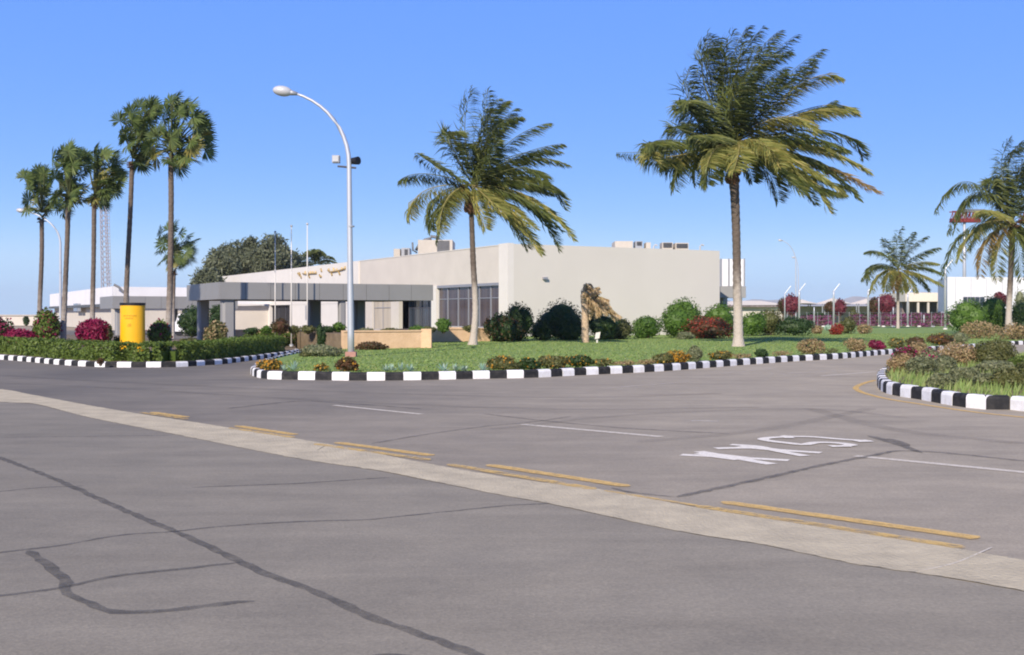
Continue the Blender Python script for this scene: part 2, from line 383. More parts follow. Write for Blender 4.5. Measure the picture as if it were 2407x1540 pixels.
def bush(name, label, px, py, wpx, hpx, leaf, n=1600, size=.16, cat='shrub', group=None, flowers=None, nf=0, fsize=None, k=9, depth=None, stem=True, z0=0.12, core=True, lift=0.0, fr_top=False, dy=None):
    """shrub whose base centre stands on the ground seen at pixel (px, py)"""
    b = G(px, py, z0) if depth is None else Vector(((px-CX)/F*depth, depth, z0))
    d = b.y; w = wpx/F*d; h = hpx/F*d
    r = (w/2, (dy or w*.42), h/2*(1-lift))
    e = empty(name, b, label, cat, group)
    c = (b.x, b.y, b.z + h - r[2])
    pts, dr, (lc, lr) = lobes_pts(c, (r[0]*.95, r[1]*.95, r[2]*.98), n, k)
    cr = None
    if core:
        sel = lc[:, 2] - lr*r[2]*.7 > b.z - .05
        cr = blob_core([x for x in lc], [y for y in lr], r, .74)
        cv = np.array(cr[0]); cv[:, 2] = np.maximum(cv[:, 2], b.z - .04 + lift*h*.8); cr = (cv, cr[1])
    npmesh('foliage', leaves_at(pts, dr, size), 4, L[leaf], e, cr)
    if flowers:
        pf, df, _ = pts, dr, None
        idx = rng.choice(len(pts), min(nf, len(pts)), replace=False)
        pf = pts[idx] + dr[idx]*size*.35
        npmesh('blossoms', leaves_at(pf, dr[idx], fsize or size*.8, .8), 4, L[flowers], e)
    if stem:
        mb = MB()
        for i in range(4):
            a = rng.uniform(0, 6.28); mb.tube([b + Vector((rng.uniform(-.05,.05), rng.uniform(-.05,.05), -.05)), b + Vector((math.cos(a)*r[0]*.25, math.sin(a)*r[1]*.25, h*.35)), b + Vector((math.cos(a)*r[0]*.5, math.sin(a)*r[1]*.5, h*.62))], [.03+.02*h, .025+.01*h, .01], 6)
        mb.build('stem', M['wood'], e, True)
    return e
def hedge(name, label, pts, width, height, leaf='hedge', dens=260, size=.1, z0=.12, wob=.05):
    """clipped hedge along a polyline of ground points; height may vary linearly (h0,h1)"""
    pts = [Vector(p) for p in pts]
    e = empty(name, (pts[0]+pts[-1])/2 + Vector((0,0,z0)), label, 'hedge', 'clipped hedges along the driveway')
    P = []; Nn = []
    h0, h1 = height if hasattr(height, '__len__') else (height, height)
    tot = sum((pts[i+1]-pts[i]).length for i in range(len(pts)-1)); acc = 0
    core = MB(); segs = []
    for i in range(len(pts)-1):
        a, b = pts[i], pts[i+1]; Ls = (b-a).length; t = (b-a)/Ls; s = Vector((t.y, -t.x, 0))
        ha = h0 + (h1-h0)*acc/tot; hb = h0 + (h1-h0)*(acc+Ls)/tot
        n = int(1.7*dens*Ls*(width + 2*ha))
        u = rng.uniform(0, 1, n); q = rng.uniform(0, 2*ha + width, n)
        for k in range(n):
            hh = ha + (hb-ha)*u[k]
            hh *= 1 + wob*math.sin(u[k]*Ls*2.1 + acc)*.5
            if q[k] < ha: off = -width/2; z = q[k]/ha*hh; nn = -s
            elif q[k] < ha + width: off = q[k]-ha-width/2; z = hh; nn = Vector((0,0,1))
            else: off = width/2; z = (q[k]-ha-width)/ha*hh; nn = s
            off += wob*math.sin((u[k]*Ls+acc)*1.3)
            jit = rng.normal(0, .035)
            p = a + t*(u[k]*Ls) + s*off + nn*jit
            P.append((p.x, p.y, z0 + max(0, z + (jit if nn.z else 0)))); Nn.append(tuple(nn))
        if i == 0 or i == len(pts)-2:
            for end, tt, hh in ([(a, -t, ha)] if i == 0 else []) + ([(b, t, hb)] if i == len(pts)-2 else []):
                for k in range(int(dens*width*hh)):
                    p = end + s*rng.uniform(-width/2, width/2) + tt*rng.normal(.01, .03)
                    P.append((p.x, p.y, z0 + rng.uniform(0, hh))); Nn.append(tuple(tt))
        ww = width*.86
        core.obox(a - s*ww*.33 + Vector((0,0,z0-.05)) + t*.1, t*(Ls-.2), s*ww*.66, Vector((0,0,min(ha,hb)*.6+.05)))
        acc += Ls
    npmesh('foliage', leaves_at(np.array(P), np.array(Nn, float), size, .5), 4, L[leaf], e, (core.v, core.f))
    return e

# ---------------------------------------------------------------- curves helpers
def catmull(pts, step):
    pts = [Vector(p) for p in pts]; out = []
    P = [pts[0]*2-pts[1]] + pts + [pts[-1]*2-pts[-2]]
    for i in range(1, len(P)-2):
        a, b, c, d = P[i-1:i+3]
        n = max(2, int((c-b).length/step))
        for k in range(n):
            t = k/n
            out.append(.5*((2*b) + (c-a)*t + (2*a-5*b+4*c-d)*t*t + (3*b-a-3*c+d)*t**3))
    out.append(pts[-1]); return out
def resample(pts, step):
    out = [pts[0]]; acc = 0
    for i in range(len(pts)-1):
        a, b = pts[i], pts[i+1]; d = (b-a).length
        while acc + d >= step:
            a = a + (b-a)*((step-acc)/d); d = (b-a).length; out.append(a); acc = 0
            if d < 1e-6: break
        acc += d
    return out
def poly(name, pts, z, m, parent=None, depth=.2):
    """flat sheet polygon at height z with a skirt going down"""
    import bmesh
    bm = bmesh.new()
    vs = [bm.verts.new((p[0], p[1], z)) for p in pts]
    f = bm.faces.new(vs); f.normal_update()
    if f.normal.z < 0: f.normal_flip()
    r = bmesh.ops.extrude_face_region(bm, geom=[f])
    low = [v for v in r['geom'] if isinstance(v, bmesh.types.BMVert)]
    top = f if f.is_valid else None
    for v in low: v.co.z -= depth
    bmesh.ops.recalc_face_normals(bm, faces=bm.faces)
    bmesh.ops.triangulate(bm, faces=[x for x in bm.faces if len(x.verts) > 4])
    me = bpy.data.meshes.new(name); bm.to_mesh(me); bm.free(); me.materials.append(m)
    o = bpy.data.objects.new(name, me); COL.objects.link(o)
    return tag(o, kind='structure')
def ribbon(name, pts, width, m, z, jit=.0, kind='structure', step=.25, taper=True, label=None):
    P = resample(catmull(pts, .1), step) if len(pts) > 2 else resample([Vector(pts[0]), Vector(pts[1])], step) + [Vector(pts[1])]
    mb = MB(); k = len(P); vs = []
    for i, p in enumerate(P):
        t = (P[min(i+1,k-1)] - P[max(i-1,0)]); t.z = 0; t.normalize(); s = Vector((-t.y, t.x, 0))
        w = width if not hasattr(width, '__len__') else width[0] + (width[1]-width[0])*i/max(1,k-1)
        wl = w/2*(1+rng.uniform(-jit, jit)); wr = w/2*(1+rng.uniform(-jit, jit))
        if taper and jit and (i == 0 or i == k-1): wl *= .3; wr *= .3
        vs += [(p.x+s.x*wl, p.y+s.y*wl, z), (p.x-s.x*wr, p.y-s.y*wr, z)]
    mb.add(vs, [(2*i, 2*i+1, 2*i+3, 2*i+2) for i in range(k-1)])
    o = mb.build(name, m)
    me = o.data
    if len(me.polygons) and me.polygons[0].normal.z < 0: me.flip_normals()
    return tag(o, kind=kind)
def kerb(pts, side, name='kerb', stone=.47, hgt=.21, w=.16, start=0):
    """painted kerb: separate blocks, alternately white and black. pts: foot line on the road side; side=+1 island lies left of travel"""
    P = resample(catmull(pts, .08), stone)
    mb = MB()
    for i in range(len(P)-1):
        a, b = P[i], P[i+1]; t = (b-a); Ln = t.length; t = t/Ln; s = Vector((-t.y, t.x, 0))*side
        dz = rng.uniform(-.006, .006); ds = rng.uniform(-.006, .006)
        a2 = a + t*.004 + s*ds; b2 = b - t*.004 + s*ds
        prof = [(0, -.05), (.004, hgt*.72), (.02, hgt*.9), (.05, hgt*.99), (w, hgt), (w, -.05)]
        mb.mi = (i+start) % 2
        vs = [e + s*x + Vector((0,0,z+dz)) for e in (a2, b2) for x, z in prof]
        n = len(prof)
        fs = [(j, j+1, n+j+1, n+j) for j in range(n-1)] + [tuple(range(n))[::-1], tuple(range(n, 2*n))]
        if side > 0: fs = [f[::-1] for f in fs]
        mb.add(vs, fs)
    o = mb.build(name, [M['kerb_white'], M['kerb_black']])
    return tag(o, kind='structure')

# ---------------------------------------------------------------- ground, roads, markings
def plane(name, x0, y0, x1, y1, z, m):
    mb = MB(); mb.add([(x0,y0,z),(x1,y0,z),(x1,y1,z),(x0,y1,z)], [(0,1,2,3)]); return tag(mb.build(name, m), kind='structure')
plane('ground', -9000, -60, 9000, 9000, -.06, M['ground'])
# far road sheet and near pavement sheet; the concrete gutter lies along their seam
plane('road', -140, -12, 140, 120, -.003, M['asphalt'])
gut_u = [G(-420,868), G(-200,895), G(0,915), G(69,927), G(259,962), G(509,1001), G(763,1043), G(1057,1100), G(1275,1135), G(1390,1147), G(1636,1193), G(1930,1240), G(2260,1292), G(2406,1318), G(2900,1395)]
gut_l = [G(-420,898), G(-200,925), G(0,945), G(83,950), G(208,981), G(416,1022), G(694,1077), G(891,1107), G(1136,1156), G(1298,1186), G(1460,1221), G(1636,1257), G(1780,1278), G(2020,1328), G(2164,1348), G(2406,1390), G(2900,1490)]
near = [p.copy() for p in gut_l] + [Vector((14,-10,0)), Vector((-60,-10,0)), Vector((-60,12,0))]
poly('pavement', near, .000, M['asphalt_near'], depth=.02)
def strip_between(name, A, B, z, m, jit=0):
    A = catmull(A, .2); B = catmull(B, .2); wx, wy = .62, -.78
    pa = [p.x*wx+p.y*wy for p in A]; pb = [p.x*wx+p.y*wy for p in B]
    t0, t1 = max(min(pa), min(pb)), min(max(pa), max(pb)); La = np.linspace(t0, t1, 420); out = []; mb = MB()
    for t_ in La:
        j = rng.normal(0, jit, 2)
        out += [(np.interp(t_, pa, [p.x for p in A]), np.interp(t_, pa, [p.y for p in A])+j[0], z), (np.interp(t_, pb, [p.x for p in B]), np.interp(t_, pb, [p.y for p in B])+j[1], z)]
    mb.add(out, [(2*i, 2*i+1, 2*i+3, 2*i+2) for i in range(len(La)-1)])
    o = mb.build(name, m)
    if o.data.polygons[0].normal.z < 0: o.data.flip_normals()
    return tag(o, kind='structure')
strip_between('gutter', gut_u, gut_l, .004, M['concrete'], .010)
LN = 'road_marking'
for a, b, w, m_ in [((785,953),(990,974),.13,'white_line'), ((1228,998),(1555,1027),.15,'white_line'), ((2010,1072),(2700,1139),.15,'white_line'),
                    ((1695,878),(1827,866),.12,'faint_line'), ((1811,882),(1975,870),.12,'faint_line'), ((1930,884),(2058,874),.14,'white_line'), ((1415,914),(1635,896),.12,'faint_line'),
                    ((1625,989),(1688,991),.22,'faint_line')]:
    ribbon(LN, [G(*a), G(*b)], w, M[m_], .003)
for i_, (a, b, w) in enumerate([((356,969),(439,981),.13), ((555,1001),(694,1022),.13), ((789,1040),(1016,1071),.13), ((1145,1093),(1478,1144),.13), ((1696,1180),(2300,1266),.13),
                ((740,1044),(1010,1082),.11), ((1053,1092),(1400,1151),.115), ((1636,1190),(2268,1289),.115), ((540,1006),(690,1029),.1), ((330,970),(440,986),.09), ((1420,1154),(1640,1190),.06)]):
    ribbon(LN, [G(*a), G(*b)], w*1.25, M['yellow_line'] if w > .12 else M['yellow_old'], (.0055 if i_ > 2 else .003) if w > .12 else .0065, jit=.1, step=.08)
ribbon(LN, [G(2056,894), G(2030,901), G(2011,911), G(2020,920), G(2044,928), G(2092,939), G(2188,954), G(2284,968), G(2406,981), G(2700,1010)], .13, M['yellow_line'], .003)
# painted word on the lane
def Z(zx, zy): return G(1578.3+zx/4.034, 991.2+zy/4.034)
word = MB()
def stroke(pts, w):
    w *= 1.3
    P = [Z(*p) for p in pts]; P = resample(catmull(P, .05), .08) + [P[-1]] if len(P) > 2 else P
    k = len(P); vs = []; z = .0
    for i, p in enumerate(P):
        t = (P[min(i+1,k-1)] - P[max(i-1,0)]); t.z = 0; t.normalize(); s = Vector((-t.y, t.x, 0))
        vs += [(p.x+s.x*w/2, p.y+s.y*w/2, stroke.z), (p.x-s.x*w/2, p.y-s.y*w/2, stroke.z)]
    word.add(vs, [(2*i, 2*i+2, 2*i+3, 2*i+1) for i in range(k-1)]); stroke.z += .0006
stroke.z = .003
stroke([(90,315),(1110,368)], .13); stroke([(255,285),(950,405)], .13); stroke([(270,300),(700,352)], .2); stroke([(300,318),(640,362)], .14)
stroke([(415,257),(620,252),(820,255),(1100,278),(1415,298)], .13); stroke([(640,238),(960,268)], .17); stroke([(560,222),(800,238),(1000,280),(1265,330)], .12)
stroke([(1040,138),(1150,145),(1330,148),(1600,170),(1880,188)], .11)
stroke([(1110,150),(1000,152),(900,160),(865,172),(950,190),(1100,207),(1250,222),(1370,202),(1550,205),(1730,226)], .12)
stroke([(1500,238),(1690,236)], .14); stroke([(1740,190),(1880,186)], .17); stroke([(1050,152),(1150,152)], .2); stroke([(1720,226),(1600,240)], .12)
o = word.build('road_lettering', M['white_letter']); tag(o, kind='structure')
# crack sealer
SZ = .002
for pts, w in [
    ([(-60,1055),(9,1080),(111,1119),(185,1151),(277,1193),(402,1246),(486,1283),(560,1318),(647,1359),(720,1382),(812,1423),(866,1449),(960,1482),(1060,1517),(1130,1545),(1250,1610)], .105),
    ([(-60,1307),(0,1299),(139,1283),(287,1258),(398,1251),(509,1239),(694,1227),(866,1222),(905,1218),(1050,1203),(1205,1188),(1298,1184)], .065),
    ([(-60,1160),(0,1156),(92,1147),(208,1142)], .05), ([(450,1147),(509,1144),(694,1137),(866,1126),(937,1122)], .065),
    ([(-60,1408),(0,1401),(139,1383),(259,1357),(398,1341),(569,1322)], .075),
    ([(65,1295),(102,1322),(143,1355),(157,1373),(153,1392),(199,1415),(259,1438),(324,1441),(439,1431),(569,1415),(612,1415)], .10),
    ([(0,1029),(231,1026),(416,1024)], .05),
    ([(872,1043),(997,1022),(1136,1003),(1252,992),(1344,979)], .07),
    ([(1136,973),(1275,989),(1460,1006),(1636,1016),(1716,1020)], .09),
    ([(1437,1147),(1483,1158),(1589,1169)], .07), ([(1589,1169),(1780,1128),(1940,1092),(2036,1074),(2095,1062)], .12),
    ([(2080,1064),(2120,1060),(2220,1065),(2406,1084),(2600,1105)], .11),
    ([(532,961),(694,944),(786,947),(997,962)], .12)]:
    SZ += .0003; ribbon('crack_seal', [G(*p) for p in pts], w*.72, M['seal'], SZ, jit=.35, step=.1)
M['tyre'] = paint('tyre rubber marks', (.08,.078,.078), .0, .22, 1.1, .52, .25)
for pts, w in [([(-50,880),(400,905),(900,925),(1350,935),(1700,925)], .34), ([(-50,898),(300,915),(800,944),(1300,962),(1800,958)], .30), ([(1900,960),(2100,1010),(2420,1045)], .3), ([(1500,1040),(1800,1010),(2050,960)], .26),
               ([(1150,1010),(1500,975),(1900,962),(2150,985)], .22)]:
    SZ += .0003; ribbon('tyre_mark', [G(*p) for p in pts], w, M['tyre'], SZ, jit=.2, step=.15)
mb = MB(); c = G(2104,1042); vs = []
for i in range(28):
    a = i/28*6.283; r_ = 1 + .35*math.sin(3*a+1) + rng.uniform(-.1,.1); vs.append((c.x + .11*r_*math.cos(a), c.y + .85*r_*math.sin(a), .0062))
mb.add(vs, [tuple(range(28))]); tag(mb.build('tar_patch', M['seal']), kind='structure')
ribbon('gutter_joint', [G(2164,1343), G(2244,1325), G(2340,1284)], .014, M['white_line'], .006, jit=.2, step=.1)
for a, b in [((766,1047),(745,1060))]:
    ribbon('gutter_joint', [G(*a), G(*b)], .02, M['seal'], .006)
# manhole without its rim, drawn as a dark patch at the bottom edge
c = G(905, 1566); mb = MB(); n = 40
mb.add([(c.x+(.21+.015*math.sin(i*1.3))*math.cos(i/n*6.2832), c.y+.2*math.sin(i/n*6.2832), .0022) for i in range(n)], [tuple(range(n))]); tag(mb.build('tar_patch', M['seal']), kind='structure')

# islands ---------------------------------------------------------
kA = [(806,823),(760,829),(700,838),(648,850),(612,862),(593,873),(591,882),(619,890),(665,892),(734,893),(857,894.5),(997,893),(1137,890),(1249,888),(1355,882.5),(1555,872.6),(1715,860.5),(1874,849),(1972,843.5),(2070,834.5),(2176,826),(2267,820),(2361,813),(2406,810),(2800,798)]
kAg = [G(*p) for p in kA]
kerb(kAg, +1)
def inset(pts, s, side=1):
    out = []; k = len(pts)
    for i, p in enumerate(pts):
        t = pts[min(i+1,k-1)] - pts[max(i-1,0)]; t.z = 0; t.normalize(); out.append(p + Vector((-t.y, t.x, 0))*s*side)
    return out
kc = catmull(kAg, .3)
poly('lawn', inset(kc, .13) + [Vector((100,150,0)), Vector((60,215,0)), Vector((-10,215,0)), G(806,800)], .155, M['lawn'])
bed = inset(kc, .15)
i0 = min(range(len(kc)), key=lambda i: (kc[i]-G(612,862)).length); i1 = min(range(len(kc)), key=lambda i: (kc[i]-G(2406,810)).length)
bedA = kc[i0:i1]
def strip_poly(name, line, a, b, z, m):
    A, B = inset(line, a), inset(line, b); mb = MB(); vs = []
    for p, q in zip(A, B): 
        j = rng.uniform(-.12, .12); t = (q-p).normalized(); vs += [(p.x,p.y,z), (q.x+t.x*j,q.y+t.y*j,z)]
    mb.add(vs, [(2*i, 2*i+2, 2*i+3, 2*i+1) for i in range(len(A)-1)])
    o = mb.build(name, m)
    if o.data.polygons[0].normal.z < 0: o.data.flip_normals()
    return tag(o, kind='structure')
strip_poly('flower_bed', bedA, .15, .75, .160, M['soil'])
kB = [(2800,1030),(2406,966.5),(2308,962),(2236,953),(2164,939.5),(2116,932),(2083,924.5),(2066,915),(2061,905),(2062,893),(2078,882),(2120,871),(2200,861),(2300,853),(2406,846),(2800,832)]
kBg = [G(*p) for p in kB]; kerb(kBg, -1, start=1, hgt=.245, w=.18)
poly('island_soil', inset(catmull(kBg, .3), .13, -1), .15, M['soil'])
kL = [(-500,823),(-200,833),(0,845),(147,858),(247,863),(341,863.5),(423,862.5),(485,858.5),(523,856),(570,850),(642,840.5),(689,833.5),(705,829)]
kLg = [G(*p) for p in kL]; kerb(kLg, +1, hgt=.17)
poly('verge', inset(catmull(kLg, .3), .13) + [G(690,815), Vector((-60,118,0)), Vector((-110,118,0))], .15, M['soil'])

# grass blades over the lawn (uncountable)
def tri_area_pts(n, xr, yr, inside):
    out = []
    while len(out) < n:
        x = rng.uniform(*xr, 4000); y = rng.uniform(*yr, 4000)
        for a, b in zip(x, y):
            if inside(a, b): out.append((a, b))
            if len(out) >= n: break
    return np.array(out)
PA = [(p.x, p.y) for p in inset(kc[::3], .75)] + [(100,150), (60,215), (-10,215), (G(806,800).x, G(806,800).y)]
PA = np.array(PA)
def inpoly(x, y, P):
    n = len(P); c = False; j = n-1
    for i in range(n):
        if (P[i,1] > y) != (P[j,1] > y) and x < (P[j,0]-P[i,0])*(y-P[i,1])/(P[j,1]-P[i,1])+P[i,0]: c = not c
        j = i
    return c
def vec_inpoly(X, Y, P):
    c = np.zeros(len(X), bool); j = len(P)-1
    for i in range(len(P)):
        if P[i,1] != P[j,1]:
            cond = (P[i,1] > Y) != (P[j,1] > Y)
            xi = (P[j,0]-P[i,0])*(Y-P[i,1])/(P[j,1]-P[i,1])+P[i,0]
            c ^= cond & (X < xi)
        j = i
    return c
X = rng.uniform(-8, 40, 130000); Y = 30 + 60*rng.uniform(0, 1, 130000)**1.6
k_ = vec_inpoly(X, Y, PA); X, Y = X[k_], Y[k_]
N_ = len(X); hh = rng.uniform(.02, .055, N_); a_ = rng.uniform(0, 6.28, N_); wd = rng.uniform(.02, .045, N_)
base = np.stack([X, Y, np.full(N_, .15)], 1); sd_ = np.stack([np.cos(a_), np.sin(a_), np.zeros(N_)], 1)*wd[:, None]
tip = base + np.stack([rng.normal(.02, .03, N_), rng.normal(0, .03, N_), hh], 1)
g_ = npmesh('grass', np.stack([base-sd_, base+sd_, tip], 1), 3, L['grass']); tag(g_, 'short green lawn grass between the kerb and the cream building', 'grass', kind='stuff')
# pebbles and grit on the road edges: none visible

# ================================================================ main building
def glassmat(name, col, col2, scale=2.0):
    m = mat(name, col, .12, var=.1, scale=scale, col2=col2, streak=.06, spec=.6); return m
M['glass_c'] = glassmat('tinted glass over curtains', (.10,.075,.075), (.040,.030,.035), 2.4)
M['glass_b'] = glassmat('blue tinted door glass', (.06,.075,.10), (.02,.025,.035))
M['glass_p'] = glassmat('pale glass', (.22,.23,.26), (.10,.10,.12))
C0 = G(1197, 796.7)
ZR = H + 166/F*C0.y
def fac(px): return on_line(C0, V, px)[1]
def rgt(px): return on_line(C0, U, px)[1]
SL, SE = rgt(1691), 78.0
bld = empty('terminal_building', C0, 'long low cream building with flat roof beyond the lawn', 'building')
def fpiece(mb, s0, s1, z0, z1, proud=0.0, th=.35):
    mb.obox(C0 + V*s0 - U*proud + Vector((0,0,z0)), V*(s1-s0), U*(th+proud), Vector((0,0,z1-z0)))
ZW0, ZW1 = .75, H + 77/2667*1.0391*0 + (HY-664)/F*on_line(C0, V, 1176)[0].y
s76, s20, s15, s45 = fac(1176), fac(1020), fac(1015), fac(845)
mb = MB()                              # upper cream wall, right of the white part, and pieces beside openings
fpiece(mb, s76, s20, ZW1, ZR-.06); fpiece(mb, s76, s20, 0, ZW0)
ZC = 3.05
fpiece(mb, s20, s45, ZW1 if False else 3.9, ZR-.06)
fpiece(mb, s20+.0, fac(937), ZC, 3.9); fpiece(mb, fac(937), fac(918), 0, 3.9); fpiece(mb, fac(918), fac(875), 3.2, 3.9)
fpiece(mb, fac(918), fac(875), 0, .35); fpiece(mb, fac(875), s45, 0, 3.9)
mb.build('wall', M['wall_cream'], bld)
mb = MB()                              # right hand wall
mb.obox(C0 + U*.02 + V*-.0, U*(SL-.02), V*.4, Vector((0,0,ZR)))
w = mb.build('wall', M['wall_grey'], bld); tag(w, 'blank pale grey right-hand wall')
mb = MB()
for k in range(1, 7):
    pass
mb.obox(C0 + V*.41 + U*(SL-.4), U*.4, V*14, Vector((0,0,ZR-.02))); mb.build('wall', M['wall_grey'], bld)
mb = MB(); mb.obox(C0 + V*(SE-.5) + U*.4, U*(SL-.9), V*.5, Vector((0,0,ZR-.1)))
mb.build('wall', M['wall_grey'], bld)
mb = MB(); fpiece(mb, -.001, s76, 0, ZR+.05, .14, .34); pl = mb.build('corner_pillar', M['wall_white'], bld)
mb = MB(); fpiece(mb, s45, SE, 2.72, ZR, .13)
for a, b in [(845,756+0), (756,683), (636,618), (568,545)]: fpiece(mb, fac(a), fac(b), 0, 2.72, .10)
fpiece(mb, fac(545), SE, 0, 2.72, .10)
ww = mb.build('wall', M['wall_white'], bld); tag(ww, 'brighter white left-hand facade wall')
mb = MB(); fpiece(mb, fac(1027), fac(1016), 0, ZW1, .10, .35); mb.build('pilaster', M['wall_white'], bld)
mb = MB(); mb.obox(C0 + U*2.6 + V*.41, U*(SL-3.1), V*(SE-1), Vector((0,0,ZR-.5))); mb.build('roof', M['wall_grey'], bld)
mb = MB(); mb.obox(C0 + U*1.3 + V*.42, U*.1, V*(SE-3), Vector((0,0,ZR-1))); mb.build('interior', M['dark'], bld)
# coping along both roof edges
mb = MB(); mb.obox(C0 + V*(s76+.02) - U*.03 + Vector((0,0,ZR-.058)), V*(s45-s76-.04), U*.42, Vector((0,0,.07)))
mb.build('coping', M['wall_grey'], bld)
def window(s0, s1, z0, z1, n, rows, frame, pane, rec=.14, fw=.07, name='window', dark=None):
    f = MB(); o = C0 + V*s0 + U*rec
    Ls = s1 - s0
    for k in range(n+1):
        f.obox(o + V*(Ls*k/n - (fw/2 if 0 < k < n else (0 if k == 0 else fw))) + Vector((0,0,z0)), V*fw, U*.09, Vector((0,0,z1-z0)))
    for zz in [z0] + list(rows) + [z1-fw]: f.obox(o + V*fw + U*.004 + Vector((0,0,zz)), V*(Ls-2*fw), U*.08, Vector((0,0,fw*.8)))
    fo = f.build(name, frame, bld)
    p = MB(); p.obox(o + V*.02 + U*.05 + Vector((0,0,z0+.01)), V*(Ls-.04), U*.02, Vector((0,0,z1-z0-.02)))
    po = p.build('pane', pane, fo)
    return fo
def fixp(o):   # frames are built relative to the building; panes relative to both
    return o
# large window bay: six narrow windows, each with a transom
zt = H + (HY-704.5)/F*on_line(C0, V, 1030)[0].y
edges = [fac(p) for p in (1171.5, 1149, 1122, 1096.5, 1072.5, 1048, 1027.5)]
for a, b in zip(edges[:-1], edges[1:]): window(a+.01, b-.01, ZW0, ZW1-.02, 1, [zt], M['frame'], M['glass_c'])
mb = MB(); fpiece(mb, s76-.02, fac(1027), ZW1-.2, ZW1-.0, .03, .3)
mb.build('lintel', M['frame'], bld)
window(fac(1015), fac(937), .1, ZC, 5, [2.2], M['pole_grey'], M['glass_b'], rec=.9, name='door')
window(fac(918), fac(875), .35, 3.2, 2, [2.25], M['frame'], M['curtain_beige'])
window(fac(683), fac(636), .05, 2.7, 3, [], M['pole_grey'], M['dark'], rec=.2, name='door')
window(fac(618), fac(568), .3, 2.7, 3, [2.1], M['frame'], M['glass_p'])
# lettering on the upper wall: gold script strokes
mb = MB()
def zat(s, py): p = C0 + V*s; return H + (HY-py)/F*p.y
def lstroke(pts, w=.12):
    P = []
    for px, py in pts:
        s = fac(px); p = C0 + V*s - U*.20; p = Vector((p.x, p.y, zat(s, py))); P.append(p)
    mb.tube(catmull(P, .15) if len(P) > 2 else P, w, 6)
T2 = lambda x, y: (654.4 + x/11.368, 596.7 + y/11.368)
for s_ in [[(560,520),(600,570),(640,600),(655,660)], [(600,500),(625,560)], [(700,530),(800,545),(900,530),(1060,520)], [(760,470),(770,540)], [(830,490),(840,535)], [(900,470),(905,530)], [(960,470),(965,525)], [(1040,470),(1045,520)], [(850,540),(860,600),(880,640)],
           [(1180,400),(1200,480)], [(1140,560),(1165,620),(1190,600)],
           [(1370,440),(1420,480),(1480,480),(1600,460),(1700,440),(1830,400)], [(1390,400),(1400,450)], [(1450,490),(1480,580)], [(1520,380),(1530,460)], [(1600,400),(1610,460)], [(1650,470),(1690,560)], [(1740,370),(1750,430)], [(1820,340),(1830,400)]]:
    lstroke([T2(*p) for p in s_], .085)
mb.build('lettering', M['gold'], bld)
# wall lamp on right wall
p = on_line(C0, U, 1274)[0]; mb = MB(); z = H + (HY-657)/F*p.y
mb.obox(Vector((p.x, p.y, z)) - V*.22, U*.35, V*.2, Vector((0,0,.16))); mb.build('wall_light', M['frame'], bld)
mb = MB(); p = on_line(C0, V, 735)[0]; 
mb.obox(Vector((p.x, p.y, 1.1)) - U*.5, V*.9, U*.4, Vector((0,0,1.5))); mb.build('wall_box', M['steel'], bld)
# roof equipment
def at_depth(px, d): return Vector(((px-CX)/F*d, d, 0))
def roofbox(name, px0, px1, py, d, dep, m, label, cat='air conditioner', z0=ZR-.6, extra=None):
    a, b = at_depth(px0, d), at_depth(px1, d); z1 = H + (HY-py)/F*d
    e = empty(name, Vector(((a.x+b.x)/2, d, z0)), label, cat, 'machines on the flat roof')
    mb = MB(); mb.box(a.x, d, z0, b.x, d+dep, z1); mb.build('casing', m, e)
    if extra:
        x0, x1, y0, y1 = extra
        X0, X1 = at_depth(x0, d).x, at_depth(x1, d).x; Z0, Z1 = H + (HY-y1)/F*d, H + (HY-y0)/F*d
        mb = MB(); mb.box(X0, d-.04, Z0, X1, d-.004, Z1)
        for k in range(8): mb.box(X0+.03, d-.09, Z0+(Z1-Z0)*(k+.3)/8, X1-.03, d-.04, Z0+(Z1-Z0)*(k+.62)/8)
        mb.build('louver', M['steel_dark'], e)
    return e, a.x, b.x, z1
e, x0, x1, z1 = roofbox('rooftop_unit', 982, 1063, 564, 98, 4.5, M['ac'], 'large tan rooftop cooling unit with dark louver, left of the nearer coconut trunk', extra=(1027,1056,566,592))
mb = MB()
xm = at_depth(1012, 98).x
mb.tube([(x0-.2,98.3,z1-.9),(x0+.1,98.3,z1-.35),(x0+.6,98.3,z1+.02),(x0+1.1,98.4,z1+.15),(xm,98.4,z1+.32),(xm+.5,98.4,z1+.25),(xm+.7,98.4,z1+.03)], .13, 8)
mb.tube([(x0-.5,98.3,z1-.2),(x0-.45,98.3,z1-.9),(x0-.1,98.3,z1-1.1)], .08, 6)
mb.build('duct', M['steel_dark'], e, True)
roofbox('rooftop_unit', 925, 940, 585, 101, 2, M['ac'], 'small pale rooftop unit, leftmost on the roof')
roofbox('rooftop_unit', 943, 962, 583, 101, 2, M['steel'], 'small grey rooftop unit just left of the large tan one', extra=(950,958,586,600))
roofbox('rooftop_unit', 1445, 1487, 567, 92, 3, M['ac'], 'low cream rooftop housing, leftmost above the blank grey wall', z0=ZR-.5)
roofbox('rooftop_unit', 1493, 1510, 567, 92, 1.6, M['steel'], 'grey rooftop condenser beside the low cream housing', z0=ZR-.5, extra=(1496,1508,568.5,577))
roofbox('rooftop_unit', 1518, 1529, 570, 92, 1.6, M['ac'], 'narrow rooftop unit between the grey condensers', z0=ZR-.5)
roofbox('rooftop_unit', 1556, 1581, 570, 92, 1.6, M['ac'], 'wide louvered rooftop condenser, second from the right', z0=ZR-.5, extra=(1558,1579,571,582))
roofbox('rooftop_unit', 1587, 1618, 571, 92, 1.6, M['ac'], 'louvered rooftop condenser nearest the right end of the roof', z0=ZR-.5, extra=(1589,1616,573,583))
